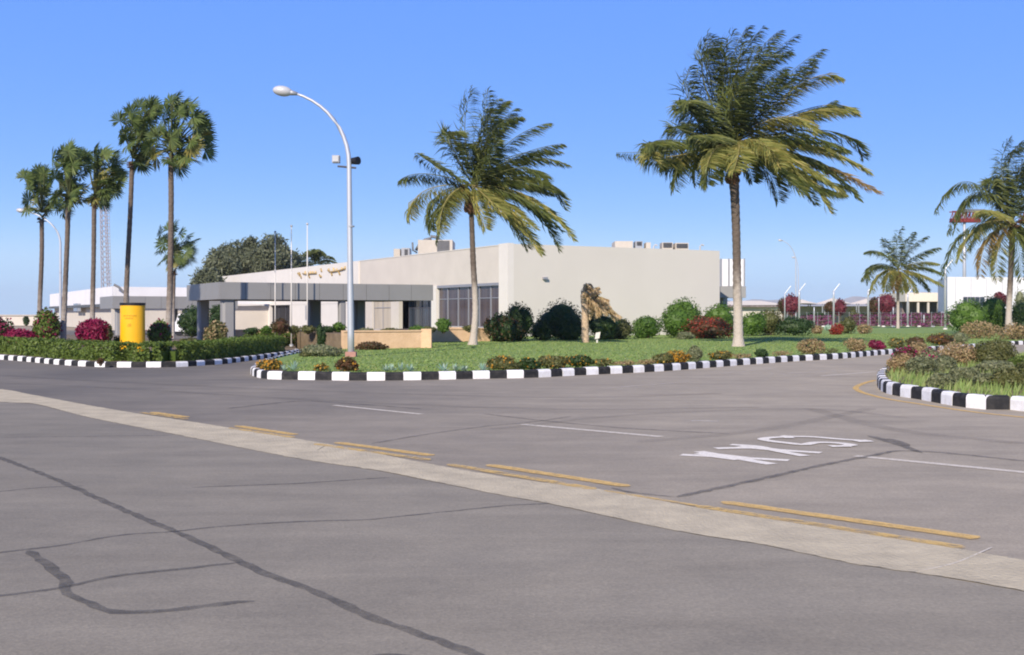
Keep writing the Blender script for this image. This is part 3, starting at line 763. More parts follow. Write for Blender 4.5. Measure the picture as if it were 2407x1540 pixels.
for px, lab in ((1536, 'thin white roof vent pipe near the grey condenser'), (1645, 'short white roof vent pipe by the right end of the roof')):
    p = at_depth(px, 91); mb = MB(); mb.tube([(p.x,p.y,ZR-.5),(p.x,p.y,ZR+.55),(p.x+.12,p.y,ZR+.7),(p.x+.3,p.y,ZR+.62)], .07, 8)
    tag(mb.build('vent_pipe', M['lamp_glass']), lab, 'pipe', 'vent pipes on the flat roof')
# white tank box beyond the right end
d = 93; a, b = at_depth(1693, d), at_depth(1751, d); zz = lambda py: H + (HY-py)/F*d
e = empty('storage_tank', Vector(((a.x+b.x)/2, d+1, 0)), 'white boxy tank on a grey raised base at the right end of the building', 'tank')
mb = MB(); mb.box(a.x+.1, d+.1, zz(672.8), b.x-.1, d+2.1, zz(609)); mb.build('tank_body', M['white_paint'], e)
for fx in (0, .33, .67, 1):
    mb = MB(); X_ = a.x + (b.x-a.x-.12)*fx; mb.box(X_, d+.02, zz(672.7), X_+.12, d+.095, zz(608)); mb.build('frame_post', M['frame'], e)
mb = MB(); mb.box(a.x-.02, d-.05, zz(700), b.x+.05, d+2.2, zz(673.3)); mb.build('base', M['column'], e)
for dx in (.3, b.x-a.x-.5):
    for dy in (.1, 1.8):
        mb = MB(); mb.box(a.x+dx, d+dy, 0, a.x+dx+.28, d+dy+.28, zz(700)); mb.build('leg', M['column'], e)

# ================================================================ planters, canopies, columns
A1 = G(807, 829)
def planter(name, P, th, h, label):
    P = [Vector(p) for p in P]; e = empty(name, P[0], label, 'planter wall', 'sandstone planter walls in front of the building')
    mb = MB(); cp = MB()
    for a, b in zip(P[:-1], P[1:]):
        t = (b-a).normalized(); s = Vector((-t.y, t.x, 0)); 
        mb.obox(a + t*.003, (b-a) - t*.006, s*th, Vector((0,0,h)))
        cp.obox(a + t*.01 - s*.04 + Vector((0,0,h+.002)), (b-a) - t*.02, s*(th+.08), Vector((0,0,.07)))
    mb.build('wall', M['stone'], e); cp.build('coping', M['stone'], e)
    return e
hp = H - (HY-777)/F*-1*0 - 38/F*A1.y - .075
A2, _ = on_line(A1, U, 1008)
B1, B2 = G(1016, 812), G(1152, 808.5)
planter('planter_wall', [A1, A2], .3, hp, 'tan sandstone planter wall between the street lamp and the coconut palm')
B1 = on_line(B2, U, 1013)[0]
planter('planter_wall', [B1, B2, B2 + V*6], .3, H - 31/F*B2.y - .1, 'tan sandstone planter wall behind the base of the nearer coconut palm')
mb = MB(); p = A2; mb.box(p.x-.35, p.y-.2, 0, p.x+.12, p.y+.3, hp+.12)
tag(mb.build('gate_pier', M['stone']), 'short sandstone pier joining the two right-hand planter walls', 'pier')
FD = G(807, 821) + V*1.3                         # canopy front line passes here
def fl(px): return on_line(FD, U, px)[0]
BP = FD + V*2.2
def bl(px): return on_line(BP, U, px)[0]
planter('planter_wall', [bl(703) , bl(806)], .3, hp-.1, 'shaded planter wall under the canopy left of the street lamp')
LP = FD + V*1.4
planter('planter_wall', [on_line(LP, U, 522)[0], on_line(LP, U, 697)[0]], .3, hp-.05, 'tan sandstone planter wall behind the left hedge and grey columns')
# soil inside planters
mb = MB(); q0, q1 = A1 + V*.3, A2 + V*.3
mb.obox(q0, q1-q0, V*12, Vector((0,0,hp-.08))); tag(mb.build('planter_soil', M['soil']), kind='structure')
mb = MB(); t = (B2-B1).normalized(); s = Vector((-t.y, t.x, 0)); mb.obox(B1+s*.32, B2-B1, s*7, Vector((0,0,hp-.1))); tag(mb.build('planter_soil', M['soil']), kind='structure')
mb = MB(); q0, q1 = on_line(LP, U, 524)[0]+V*.32, on_line(LP, U, 695)[0]+V*.32
mb.obox(q0, q1-q0, V*4, Vector((0,0,hp-.12))); tag(mb.build('planter_soil', M['soil']), kind='structure')
def canopy(name, P0, P1, dep, z0, z1, cols, label, panel=1.25):
    e = empty(name, (P0+P1)/2, label, 'canopy', 'grey entrance canopies')
    Lc = (P1-P0).length; u = (P1-P0)/Lc
    mb = MB(); n = round(Lc/panel)
    for k in range(n):
        mb.obox(P0 + u*(Lc*k/n+.008) + Vector((0,0,z0)), u*(Lc/n-.016), V*.12, Vector((0,0,z1-z0)))
    nd = round(dep/panel)
    for k in range(nd):
        mb.obox(P0 + V*(.13+(dep-.13)*k/nd+.008) - u*.0 + Vector((0,0,z0)), V*((dep-.13)/nd-.016), u*.12, Vector((0,0,z1-z0)))
    mb.obox(P0 + V*(dep) + u*.01 + Vector((0,0,z0)), u*(Lc-.02), V*.12, Vector((0,0,z1-z0)))
    mb.obox(P1 - u*.12 + V*.13 + Vector((0,0,z0)), u*.11, V*(dep-.14), Vector((0,0,z1-z0)))
    mb.build('fascia', M['canopy'], e)
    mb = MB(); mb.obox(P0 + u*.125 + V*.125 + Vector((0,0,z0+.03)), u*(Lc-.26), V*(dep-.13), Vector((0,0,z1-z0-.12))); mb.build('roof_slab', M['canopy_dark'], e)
    for p, w in cols:
        mb = MB(); hh = z0+.02
        o = p - u*w/2
        bev = w*.18
        pts = [(bev,0),(w-bev,0),(w,bev),(w,w-bev),(w-bev,w),(bev,w),(0,w-bev),(0,bev)]
        vs = [o + u*x + V*y + Vector((0,0,z)) for z in (0, hh) for x, y in pts]
        mb.add(vs, [(i, (i+1)%8, 8+(i+1)%8, 8+i) for i in range(8)] + [tuple(range(8))[::-1], tuple(range(8,16))]); mb.build('column', M['column'], e)
    return e
zc1 = H + 76/F*fl(516).y; zc0 = H + 35.5/F*fl(516).y
bk = FD + V*5.9
def bkl(px): return on_line(bk, U, px)[0]
canopy('entrance_canopy', fl(516), fl(1018), 6.8, zc0, zc1, [(fl(541)+V*.15, .62), (fl(808)+V*.15, .34), (bkl(480), .55), (bkl(743), .62), (bkl(848), .62)], 'long grey canopy on thick columns before the cream facade')
# second canopy, farther left
q = at_depth(265, 92); zq1 = H + 43/F*92; zq0 = H + 13.5/F*92
canopy('entrance_canopy', q, q + U*10.2, 6.5, zq0, zq1, [(q+U*.6+V*.4, .6), (q+U*6+V*.4, .55), (q+U*6+V*5, .55)], 'shorter grey canopy farther left, behind the yellow sign')
# flagpoles
for i, (px, py, lab) in enumerate([(646.5,548,'leftmost of the three slim white flagpoles above the canopy'), (684.6,534,'middle of the three slim white flagpoles above the canopy'), (722,529,'rightmost of the three slim white flagpoles above the canopy')]):
    p = on_line(FD - V*.45, U, px)[0]; e = empty('flagpole', p, lab, 'flagpole', 'flagpoles before the entrance canopy')
    z1 = H + (HY-py)/F*p.y; mb = MB(); mb.tube([p, p+Vector((0,0,z1*.5)), p+Vector((0,0,z1))], [.034,.03,.02], 10); mb.build('pole', M['wall_white'], e, True)
    mb = MB(); mb.ell(p+Vector((0,0,z1+.05)), (.06,.06,.06)); mb.build('finial', M['lamp_glass'], e, True)
    mb = MB(); mb.tube([p-Vector((0,0,.02)), p+Vector((0,0,.25))], .1, 12); mb.build('foot', M['steel'], e, True)

# ================================================================ far-left building, right buildings, tents
d = 120; cnr = at_depth(265, d); z1 = H + 66/F*d
e = empty('white_building', cnr, 'white flat-roofed building at far left behind the fan palms', 'building')
far = on_line(cnr, V, 117)[0]; Lf = (far-cnr).length
mb = MB(); zb = H - 8/F*d*0 + (HY-748)/F*-d*-1*0 + 1.15
mb.obox(cnr + Vector((0,0,zb)), V*Lf, U*.3, Vector((0,0,z1-zb))); mb.obox(cnr + Vector((0,0,zb)) + V*.01, U*26, V*.3, Vector((0,0,z1-zb-.05)))
mb.build('wall', M['white_paint'], e)
mb = MB(); mb.obox(cnr + U*.6 + V*.6, V*(Lf-1), U*.3, Vector((0,0,zb-.3))); mb.obox(cnr + V*.8, U*26, V*.3, Vector((0,0,zb-.2))); w = mb.build('wall', M['wall_cream'], e); tag(w, 'recessed cream lower wall')
mb = MB(); mb.obox(cnr - U*.15 + Vector((0,0,zb-.32)) - V*.15, V*(Lf+.3), U*.9, Vector((0,0,.3))); mb.build('dark_band', M['canopy_dark'], e)
for px0, px1 in ((174, 183), (183.5, 190)):
    a, b = on_line(cnr, V, px1)[1], on_line(cnr, V, px0)[1]; pz = on_line(cnr, V, px0)[0].y
    f = MB(); f.obox(cnr + V*a - U*.08 + Vector((0,0,H+(HY-732)/F*pz)), V*(b-a), U*.09, Vector((0,0,18/F*pz))); f.build('window', M['glass_p'] if px0 < 180 else M['steel'], e)
for px in (205, 222): 
    s_ = on_line(cnr, V, px)[1]; f = MB(); f.obox(cnr + V*s_ + U*.55 + Vector((0,0,.1)), V*3.0, U*.06, Vector((0,0,.8))); f.build('shutter', M['steel'], e)
mb = MB(); p = at_depth(279, d-.5); mb.tube([(p.x-.5,p.y,z1+.15),(p.x,p.y,z1-.1),(p.x+.55,p.y,z1-.7)], .13, 8)
tag(mb.build('floodlight', M['steel_dark']), 'small dark floodlight on the corner of the white left building', 'floodlight')
mb = MB(); p = at_depth(62, 170); mb.box(p.x-4, 170, 0, p.x+5, 178, 1.5); mb.box(p.x-4.2, 169.8, 1.5, p.x+5.2, 178.2, 1.62)
e2 = tag(mb.build('low_building', M['wall_cream']), 'tiny low cream building on the skyline at far left', 'building')
mb = MB(); p = at_depth(38, 260); mb.tube([(p.x,260,0),(p.x,260,2.2)], .25, 6); 

d = 150; a, b = at_depth(2226, d), at_depth(2470, d); zz = lambda py, d=150: H + (HY-py)/F*d
e = empty('white_building', Vector(((a.x+b.x)/2, d, 0)), 'white building with a dark strip window behind the rightmost coconut palm', 'building')
mb = MB(); mb.obox(Vector((a.x, d, zz(732))), Vector((b.x-a.x,3,0)), Vector((4,14,0)), Vector((0,0,zz(651)-zz(732)))); mb.build('wall', M['white_paint'], e)
mb = MB(); mb.obox(Vector((a.x+.4, d+.5, 0)), Vector((b.x-a.x-.8,3,0)), Vector((3.9,12,0)), Vector((0,0,zz(732)))); mb.build('ground_floor', M['wall_cream'], e)
for p0, p1 in ((2267,2277), (2278,2286), (2287,2297), (2298,2309), (2310,2322)):
    X0, X1 = at_depth(p0, d).x, at_depth(p1, d).x; yo = d + (X0-a.x)/(b.x-a.x)*3
    mb = MB(); mb.obox(Vector((X0, yo-.06, zz(719))), Vector((X1-X0,(X1-X0)/(b.x-a.x)*3,0)), Vector((0,.1,0)), Vector((0,0,zz(698)-zz(719)))); mb.build('window', M['glass_b'], e)
for k in range(6):
    X0 = a.x + (b.x-a.x)*(k+.5)/6; yo = d + (k+.5)/6*3
    mb = MB(); mb.box(X0-.02, yo-.03, zz(730), X0+.02, yo+.02, zz(653)); mb.build('panel_seam', M['frame'], e)
# mast with red platform behind it
d = 185; zz5 = lambda py: H + (HY-py)/F*d
def mast_platform(px0, px1, top, bot, label, mx):
    a, b = at_depth(px0, d), at_depth(px1, d); m_ = at_depth(mx, d)
    e = empty('floodlight_mast', m_, label, 'mast', 'floodlight masts beyond the right-hand building')
    mb = MB(); mb.tube([m_, m_+Vector((0,0,zz5(top)+1.5))], [.34,.2], 10); mb.build('mast', M['pole'], e, True)
    mb = MB()
    for y_ in (d-.6, d+.6):
        for z_ in (zz5(bot), zz5(top)): mb.tube([(a.x,y_,z_),(b.x,y_,z_)], .09, 6)
        n = 8
        for k in range(n):
            xa, xb = a.x+(b.x-a.x)*k/n, a.x+(b.x-a.x)*(k+1)/n
            mb.tube([(xa,y_,zz5(bot)),(xb,y_,zz5(top))], .06, 5); mb.tube([(xb,y_,zz5(bot)),(xb,y_,zz5(top))], .06, 5)
    mb.box(a.x, d-.55, zz5(bot)-.05, b.x, d+.55, zz5(bot)+.55); mb.build('platform', M['red'], e)
    mb = MB(); w_ = (b.x-a.x); mb.box(a.x+w_*.3, d-.7, zz5(top)-.1, b.x+w_*.15, d+.7, zz5(top)+.35); mb.build('lamp_rack', M['steel_dark'], e)
mast_platform(2234, 2300, 498, 522, 'tall mast with a red lattice platform seen through the rightmost palm fronds', 2266)
mast_platform(2396, 2450, 500, 524, 'second red-topped mast, cut by the right edge of the photo', 2425)

# row of tensile roofs and low buildings in the distance
d = 190; a = at_depth(1700, d); b = at_depth(1838, d); zz = lambda py, d=190: H + (HY-py)/F*d
e = empty('low_building', at_depth(1775, d), 'long low beige building beyond the fence, right of the large coconut trunk', 'building')
mb = MB(); mb.box(a.x, d, 0, b.x, d+12, zz(721)); mb.build('wall', M['wall_cream'], e)
mb = MB(); vs = [(a.x-.5,d-1,zz(718)),(b.x+1,d-1,zz(717)),(b.x-2,d+7,zz(706)),(a.x+3,d+7,zz(706)),(b.x+1,d+14,zz(717)),(a.x-.5,d+14,zz(718))]
mb.add(vs, [(0,1,2,3),(3,2,4,5),(0,3,5),(1,4,2)]); mb.build('roof', M['tent'], e)
mb = MB(); mb.box(a.x-.5, d-1.05, zz(722), b.x+1, d-.9, zz(718.5)); mb.build('eave', M['curtain'], e)
for i, (p0, pk, p1, yp) in enumerate([(1848,1894,1936,700), (1936,1978,2016,699), (2016,2058,2096,701), (2096,2137,2176,700)]):
    dd = 200; X0, XP, X1 = [at_depth(p, dd).x for p in (p0, pk, p1)]; z_ = lambda py: H + (HY-py)/F*dd
    e = empty('shade_tent', Vector((XP, dd, 0)), ['cream peaked shade roof beyond the fence, leftmost of the row', 'cream peaked shade roof beyond the fence, second from the left', 'cream peaked shade roof beyond the fence, third from the left', 'cream peaked shade roof beyond the fence, rightmost of the row'][i], 'shade roof', 'peaked shade roofs beyond the fence')
    mb = MB(); n = 12; vs = []; fs = []
    for j in range(n+1):
        for k in range(n+1):
            u_, v_ = j/n, k/n; r_ = min(1, math.hypot(u_-.5, v_-.5)/.62)
            vs.append((X0+(X1-X0)*u_, dd+10*v_, z_(715) + (z_(yp)-z_(715))*(1-r_)**1.25))
    fs = [(j*(n+1)+k, (j+1)*(n+1)+k, (j+1)*(n+1)+k+1, j*(n+1)+k+1) for j in range(n) for k in range(n)]
    mb.add(vs, fs); o = mb.build('fabric', M['tent'], e, True)
    for X in (X0+.2, X1-.2):
        for y_ in (dd+.2, dd+9.8): mb = MB(); mb.tube([(X,y_,0),(X,y_,z_(715)+.1)], .1, 6); mb.build('post', M['steel'], e)
    mb = MB(); mb.box(X0, dd+9.2, 0, X1, dd+9.6, z_(719)); mb.build('back_wall', M['wall_cream'], e)
d = 170; a, b = at_depth(2128, d), at_depth(2236, d); zz = lambda py, d=170: H + (HY-py)/F*d
e = empty('low_building', at_depth(2180, d), 'pale open-fronted building left of the white building with the strip window', 'building')
mb = MB(); mb.box(a.x, d, zz(709), b.x, d+12, zz(688)); mb.build('roof', M['tent'], e)
mb = MB(); mb.box(a.x+.5, d+3, 0, b.x-.5, d+11.8, zz(709)); mb.build('wall', M['curtain'], e)
for k in range(5): X = a.x+.3+(b.x-a.x-.8)*k/4; mb = MB(); mb.box(X, d+.2, 0, X+.3, d+.5, zz(709)); mb.build('post', M['wall_cream'], e)
# hills
hv = MB(); n = 160
for layer, (dist, h0, amp) in enumerate([(4200, 78, 20)]):
    xs = [(0 + 4200*k/n) for k in range(n+1)]; vs = []
    for x in xs:
        hx = h0 + amp*(math.sin(x*.0031+1)+.6*math.sin(x*.0083+2)+.35*math.sin(x*.021)+.2*math.sin(x*.051))
        ft = min(1, max(0, (x-150)/900)); hx = max(1, hx*ft)
        vs += [(x, dist-400, -1), (x, dist, hx), (x, dist+900, -1)]
    hv.add(vs, [(3*k, 3*k+3, 3*k+4, 3*k+1) for k in range(n)] + [(3*k+1, 3*k+4, 3*k+5, 3*k+2) for k in range(n)])
tag(hv.build('hills', M['hill']), kind='structure')

# ================================================================ fence, fence posts
fp = [(1844,690,772),(1878,684,772),(1913,722,773),(1959,684,771),(2040,684,771),(2065,700,770),(2099,722,769),(2133,690,771),(2171,740,770),(2221,632,778)]
labs = ['first white fence post from the left, by the round red tree', 'white fence post touching the right side of the round red tree', 'thin low fence post between the first two red trees', 'white fence post in front of the small red tree', 'white fence post left of the large maroon tree', 'thin white fence post in front of the large maroon tree', 'thin low post by the trunk of the small coconut palm', 'thick white fence post right of the small coconut trunk', 'short white post in the purple hedge', 'tall white pole left of the white building with the strip window']
for (px, py, gy), lab in zip(fp, labs):
    p = G(px, gy); z1 = H + (HY-py)/F*p.y; e = empty('fence_post', p, lab, 'post', 'white posts of the far fence')
    r_ = .12 if px in (1878,2040,2133,2221,1959) else .075
    mb = MB(); mb.tube([p-Vector((0,0,.02)), p+Vector((0,0,z1-.5)), p+Vector((0,0,z1))], [r_*1.1, r_, r_*.9], 8)
    mb.build('shaft', M['pole'], e, True)
    if py < 692:
        mb = MB(); mb.tube([p+Vector((0,0,z1-.05)), p+Vector((.75,0,z1+.9))], .06, 6); mb.build('arm', M['pole'], e)
    mb = MB(); mb.tube([p-Vector((0,0,.02)), p+Vector((0,0,.28))], [r_*2.1, r_*1.7], 10); mb.build('footing', M['wall_white'], e)
p0, p1 = G(1820,772), G(2420,770)
e = empty('wire_fence', (p0+p1)/2, 'thin wire fence along the far edge of the lawn, right of the large trunk', 'fence')
mb = MB()
for z_ in (.4,.9,1.4,1.9): mb.tube([p0+Vector((0,0,z_)), p1+Vector((0,0,z_))], .009, 4)
mb.build('wire', M['steel'], e)
for k in range(26):
    p = p0.lerp(p1, k/25); mb = MB(); mb.tube([p, p+Vector((0,0,2.0))], .025, 5); mb.build('stake', M['steel'], e)
for k, px in enumerate((2076, 2099, 2192, 2160, 1935)):
    p = G(px, 771.5); mb = MB(); mb.tube([p, p+Vector((0,0,.3))], [.3,.2], 8)
    tag(mb.build('concrete_block', M['wall_white']), ['low white block at the fence foot by the maroon tree', 'low white block at the foot of the small coconut palm', 'low white block left of the tall white pole', 'low white block at the foot of the purple hedge', 'low white block right of the thin low fence post'][k], 'block', 'white blocks along the fence foot')

# ================================================================ street lamps
def street_lamp(p, htop, arm, label, flood=True, pad=True, flip=1, lean=0):
    e = empty('street_lamp', p, label, 'street lamp', 'curved white street lamps')
    zt = htop; zs = htop*.735
    P = [p, p+Vector((0,0,zs*.5)), p+Vector((0,0,zs))]; rr = [.115,.10,.085]
    P = [p+Vector((-lean*z/htop,0,z)) for z in (0, 1, zs*.5, zs)]; rr = [.125,.12,.103,.088]
    for k in range(1, 11):
        a = k/10*R(74); rad_x = arm/(1-math.cos(R(74))); rad_z = (zt-zs)/math.sin(R(74))
        P.append(p+Vector((-lean*zs/htop - flip*rad_x*(1-math.cos(a)), 0, zs+rad_z*math.sin(a)))); rr.append(.088-.046*k/10)
    mb = MB(); mb.tube(P, rr, 12); mb.build('pole', M['pole'], e, True)
    mb = MB(); mb.tube([p+Vector((0,0,htop*.5)), p+Vector((0,0,htop*.5+.05))], .12, 12); mb.build('collar', M['steel'], e)
    end = P[-1]
    mb = MB(); mb.ell(end+Vector((-flip*.42,0,.07)), (.36,.2,.19), 18, 12, rot=.15*flip)
    h_ = mb.build('lamp_head', M['lamp_glass'], e, True)
    mb = MB(); mb.tube([end+Vector((.12*flip,0,-.03)), end+Vector((-.22*flip,0,.03))], [.06,.12], 10); mb.build('lamp_neck', M['steel'], e, True)
    if flood:
        q = p + Vector((-lean*.7,0,zs+.1))
        mb = MB(); mb.tube([q+Vector((-.42,0,-.18)), q+Vector((.25,0,-.24))], .04, 6); mb.build('bracket', M['pole_grey'], e)
        mb = MB(); mb.box(q.x-.60, q.y-.16, q.z-.06, q.x-.34, q.y+.12, q.z+.2); f_ = mb.build('floodlight', M['steel'], e)
        mb = MB(); mb.box(q.x-.57, q.y-.19, q.z-.03, q.x-.37, q.y-.165, q.z+.17); mb.build('lens', M['lamp_glass'], f_)
        mb = MB(); mb.tube([q+Vector((.10,.1,.02)), q+Vector((.34,-.05,.02))], [.12,.15], 14); mb.build('floodlight', M['black'], e)
    if pad:
        mb = MB(); mb.box(p.x-.19, p.y-.19, -.02, p.x+.19, p.y+.19, .34); mb.build('footing', M['pink'], e)
    return e
pl_ = G(825, 849); street_lamp(pl_, H+(HY-219)/F*pl_.y, 2.0, 'tall white street lamp with two floodlights standing on the lawn corner', lean=.1)
p = G(142, 787); street_lamp(p, H+(HY-497)/F*p.y, 2.9, 'distant street lamp at far left between the first two fan palms', flood=False, pad=False)
p = G(1870, 762); street_lamp(p, H+(HY-566)/F*p.y, 2.3, 'faint distant street lamp right of the large coconut palm, the taller one', flood=False, pad=False)
p = G(1876, 758); street_lamp(p, H+(HY-606)/F*p.y, .6, 'faint distant lamp post with a dark head, lower of the two by the fence', flood=False, pad=False)

# ================================================================ yellow sign
b = G(311.5, 836); d = b.y; w_ = 57/F*d; h1 = (836-718)/F*d; h2 = (836-712)/F*d
e = empty('sign_drum', b, 'yellow drum-shaped sign with a black cap behind the left hedge', 'sign')
def elliprism(mb, c, rx, ry, z0, z1, n=40):
    vs = [(c.x+rx*math.cos(i/n*6.28319), c.y+ry*math.sin(i/n*6.28319), z) for z in (z0, z1) for i in range(n)]
    mb.add(vs, [(i, (i+1)%n, n+(i+1)%n, n+i) for i in range(n)] + [tuple(range(n))[::-1], tuple(range(n, 2*n))])
mb = MB(); elliprism(mb, b, w_/2, .42, 0, h1); mb.build('body', M['yellow'], e)
mb = MB(); elliprism(mb, b, w_/2+.02, .44, h1+.002, h2); mb.build('cap', M['black'], e)
mb = MB(); elliprism(mb, b, w_/2+.006, .426, 0, .08); mb.build('plinth', M['steel_dark'], e)
mb = MB()
def drum(u_, z_): a = -math.pi/2 + u_; return Vector((b.x+(w_/2+.006)*math.cos(a), b.y+.426*math.sin(a), z_))
for z_, us in ((h1*.80, [(-.55,-.35),(-.3,-.12),(-.06,.1),(.15,.42),(.46,.56)]), (h1*.75, [(-.35,-.2),(-.15,.05),(.1,.3)]), (h1*.63, [(-.12,.12)]), (h1*.60, [(-.18,.16)])):
    for u0, u1 in us: mb.tube([drum(u0,z_), drum((u0+u1)/2,z_-.025), drum(u1,z_+.01)], .017, 5)
mb.build('lettering', M['yellow_mark'], e)

# lattice mast behind the fan palms
d = 150; e = empty('lattice_mast', at_depth(251, d), 'thin red and white lattice radio mast behind the left fan palms', 'mast')
b0, z1 = at_depth(250, d), H + (HY-455)/F*d
mb = MB(); hw = .42
C4 = [(-hw,-hw),(hw,-hw),(hw,hw),(-hw,hw)]
for x, y in C4: mb.tube([b0+Vector((x,y,0)), b0+Vector((x*.75-.45,y*.75,z1))], .06, 5)
n = 26
for k in range(n):
    za, zb_ = z1*k/n, z1*(k+1)/n; fa, fb = 1-.25*k/n, 1-.25*(k+1)/n; oa, ob = -.45*k/n, -.45*(k+1)/n
    for j in range(4):
        p_, q_ = C4[j], C4[(j+1)%4]
        mb.tube([b0+Vector((p_[0]*fa+oa,p_[1]*fa,za)), b0+Vector((q_[0]*fb+ob,q_[1]*fb,zb_))], .035, 4)
mb.build('lattice', M['mast'], e)
mb = MB()
for k in range(40):
    za = z1*k/40; mb.tube([b0+Vector((hw*.7-.45*k/40,-.5,za)), b0+Vector((hw+.55-.45*k/40,-.5,za))], .04, 4)
mb.tube([b0+Vector((hw+.5,-.5,0)), b0+Vector((hw+.05,-.5,z1))], .03, 4)
mb.build('ladder', M['mast'], e)

# ================================================================ palms
def trunk_tube(mb, pts, rad, ring=.04, step=.16, n=12):
    P = resample(catmull(pts, .1), step); k = len(P)
    # radius interpolation by height
    zs = [p.z for p in pts]
    rr = []
    for i, p in enumerate(P):
        r_ = float(np.interp(p.z, zs, rad)); rr.append(r_*(1 + (ring if i % 2 else -ring) + rng.uniform(-.02,.02)))
    mb.tube(P, rr, n)
def coco_frond(rx, D, heart, via, tip, off, acc, wind=(1.0,.25,0.05), Lm=1.15, droop=.4, nl=110, ws=.6, wid=.06, racc=None, bend=.5, rag=.1):
    """rx: mesh builder of the rachis; points given as (px,py) seen at distance D; off: metres toward(-)/away(+)"""
    h, t = AT(*heart, D), AT(*tip, D+off); v_ = AT(*via, D+off*.45)
    c = v_*2 - (h+t)*.5
    n = 26; P = [h*(1-s)**2 + c*2*s*(1-s) + t*s*s for s in [i/n for i in range(n+1)]]
    rx.tube(P, [.032*(1-.85*i/n)+.003 for i in range(n+1)], 5)
    Pn = np.array([tuple(p) for p in P]); Tn = unit(np.gradient(Pn, axis=0))
    Lr = np.linalg.norm(np.diff(Pn, axis=0), axis=1).sum()
    sc = min(1.0, Lr/4.2)
    ts = np.linspace(.10, 1.0, nl)
    wv = np.array(wind); up = np.array([0,0,1.0])
    for sgn in (-1, 1):
        u = np.clip(ts + rng.normal(0, .006, nl), 0, 1); x = u*n
        p = np.stack([np.interp(x, range(n+1), Pn[:, k]) for k in range(3)], 1)
        T = unit(np.stack([np.interp(x, range(n+1), Tn[:, k]) for k in range(3)], 1))
        side = unit(np.cross(T, up[None, :] + rng.normal(0, .15, (nl, 3))))*sgn
        flip = 1.0
        lift = unit(np.cross(side*sgn, T))
        Ls = Lm*sc**.5*np.clip(np.sin(np.pi*(.13+.80*u))**.65, .15, 1)*rng.uniform(1-rag*1.6, 1+rag, nl)
        hz_ = np.clip(np.abs(T[:, :1]), 0, 1)          # nearly level fronds let their leaflets hang
        d1 = unit(side*.80 + T*.42 + lift*.12 + wv*ws*(1-.45*hz_) - up*(droop*.55 + .45*hz_) + rng.normal(0, .09, (nl, 3)))
        d2 = unit(d1 + wv*ws*bend*1.6 - up*droop*bend*1.7 + rng.normal(0, .12, (nl, 3)))
        m_ = p + d1*Ls[:, None]*.5; e_ = m_ + d2*Ls[:, None]*.5
        wn_ = unit(np.cross(d1, T + rng.normal(0, .25, (nl, 3))))*wid*.5
        q = np.stack([p, m_ + wn_, e_, m_ - wn_], 1)
        keep = rng.uniform(0, 1, nl) > rag*.35
        acc.append(q[keep])
def coco(name, label, D, heart, fronds, trunk, group='coconut palms', pale=None, extra=None, nl=102, Lm=1.12, wind=(1,.25,.05), husk=True, wid=.060, twin=.28):
    hp_ = AT(*heart, D); base = G(trunk[0][0], HY + H*F/D); e = empty(name, base, label, 'palm tree', group)
    acc = {'g': [], 'y': [], 'd': []}; rx = {'g': MB(), 'y': MB(), 'd': MB()}
    for i, f in enumerate(fronds):
        via, tip = f[0], f[1]; kind = f[2] if len(f) > 2 else 'g'; off = f[3] if len(f) > 3 else None
        if off is None:
            l = math.hypot(tip[0]-heart[0], tip[1]-heart[1])/F*D
            off = math.sqrt(max(.8, 5.2**2 - l*l))*.55*(1 if i % 2 else -1)
        kw = f[4] if len(f) > 4 else {}
        coco_frond(rx[kind], D, heart, via, tip, off, acc[kind], nl=nl, Lm=Lm, wind=wind, wid=wid, **kw)
        if twin and rng.uniform() < twin:
            q = 11*57/D; j = lambda p: (p[0]+rng.normal(0, q), p[1]+rng.normal(0, q)+q*.3)
            tp = (heart[0]+(tip[0]-heart[0])*.93, heart[1]+(tip[1]-heart[1])*.93)
            coco_frond(rx[kind], D, heart, j(via), j(tp), -off*.8+rng.normal(0,.4), acc[kind], nl=nl, Lm=Lm, wind=wind, wid=wid, **kw)
    for k_, nm, lm, rm in (('g','crown','coco','rach'), ('y','yellow_fronds','coco_lit','rach_y'), ('d','dry_fronds','coco_dry','rach_y')):
        if acc[k_]:
            o = npmesh(nm, np.concatenate(acc[k_]), 4, L[lm], e, None); 
            r_ = rx[k_].build('rachis', M[rm], o)
    # trunk: (px, py, width px)
    P = [AT(px, py, D) for px, py, w in trunk]; P[0].z = .0; W_ = [w/2/F*D for _, _, w in trunk]
    if True:
        mb = MB(); trunk_tube(mb, P, W_, .04); mb.build('trunk', M['trunk'], e, True)
    if husk:
        mb = MB(); t = P[-1]; 
        for k in range(14):
            a = rng.uniform(0, 6.28); r_ = rng.uniform(.12, .3); s_ = D/57
            mb.ell(t + Vector((math.cos(a)*r_, math.sin(a)*r_, rng.uniform(-.45, .35))), (.13, .13, rng.uniform(.16,.34)), 8, 6)
        for k in range(16):
            a = rng.uniform(0, 6.28); q = t + Vector((0,0,rng.uniform(-.1,.4)))
            mb.tube([q, q + Vector((math.cos(a)*.35, math.sin(a)*.35, .35)), q + Vector((math.cos(a)*.75, math.sin(a)*.75, .5))], [.07,.05,.03], 5)
        mb.build('husk', M['husk'], e)
    return e
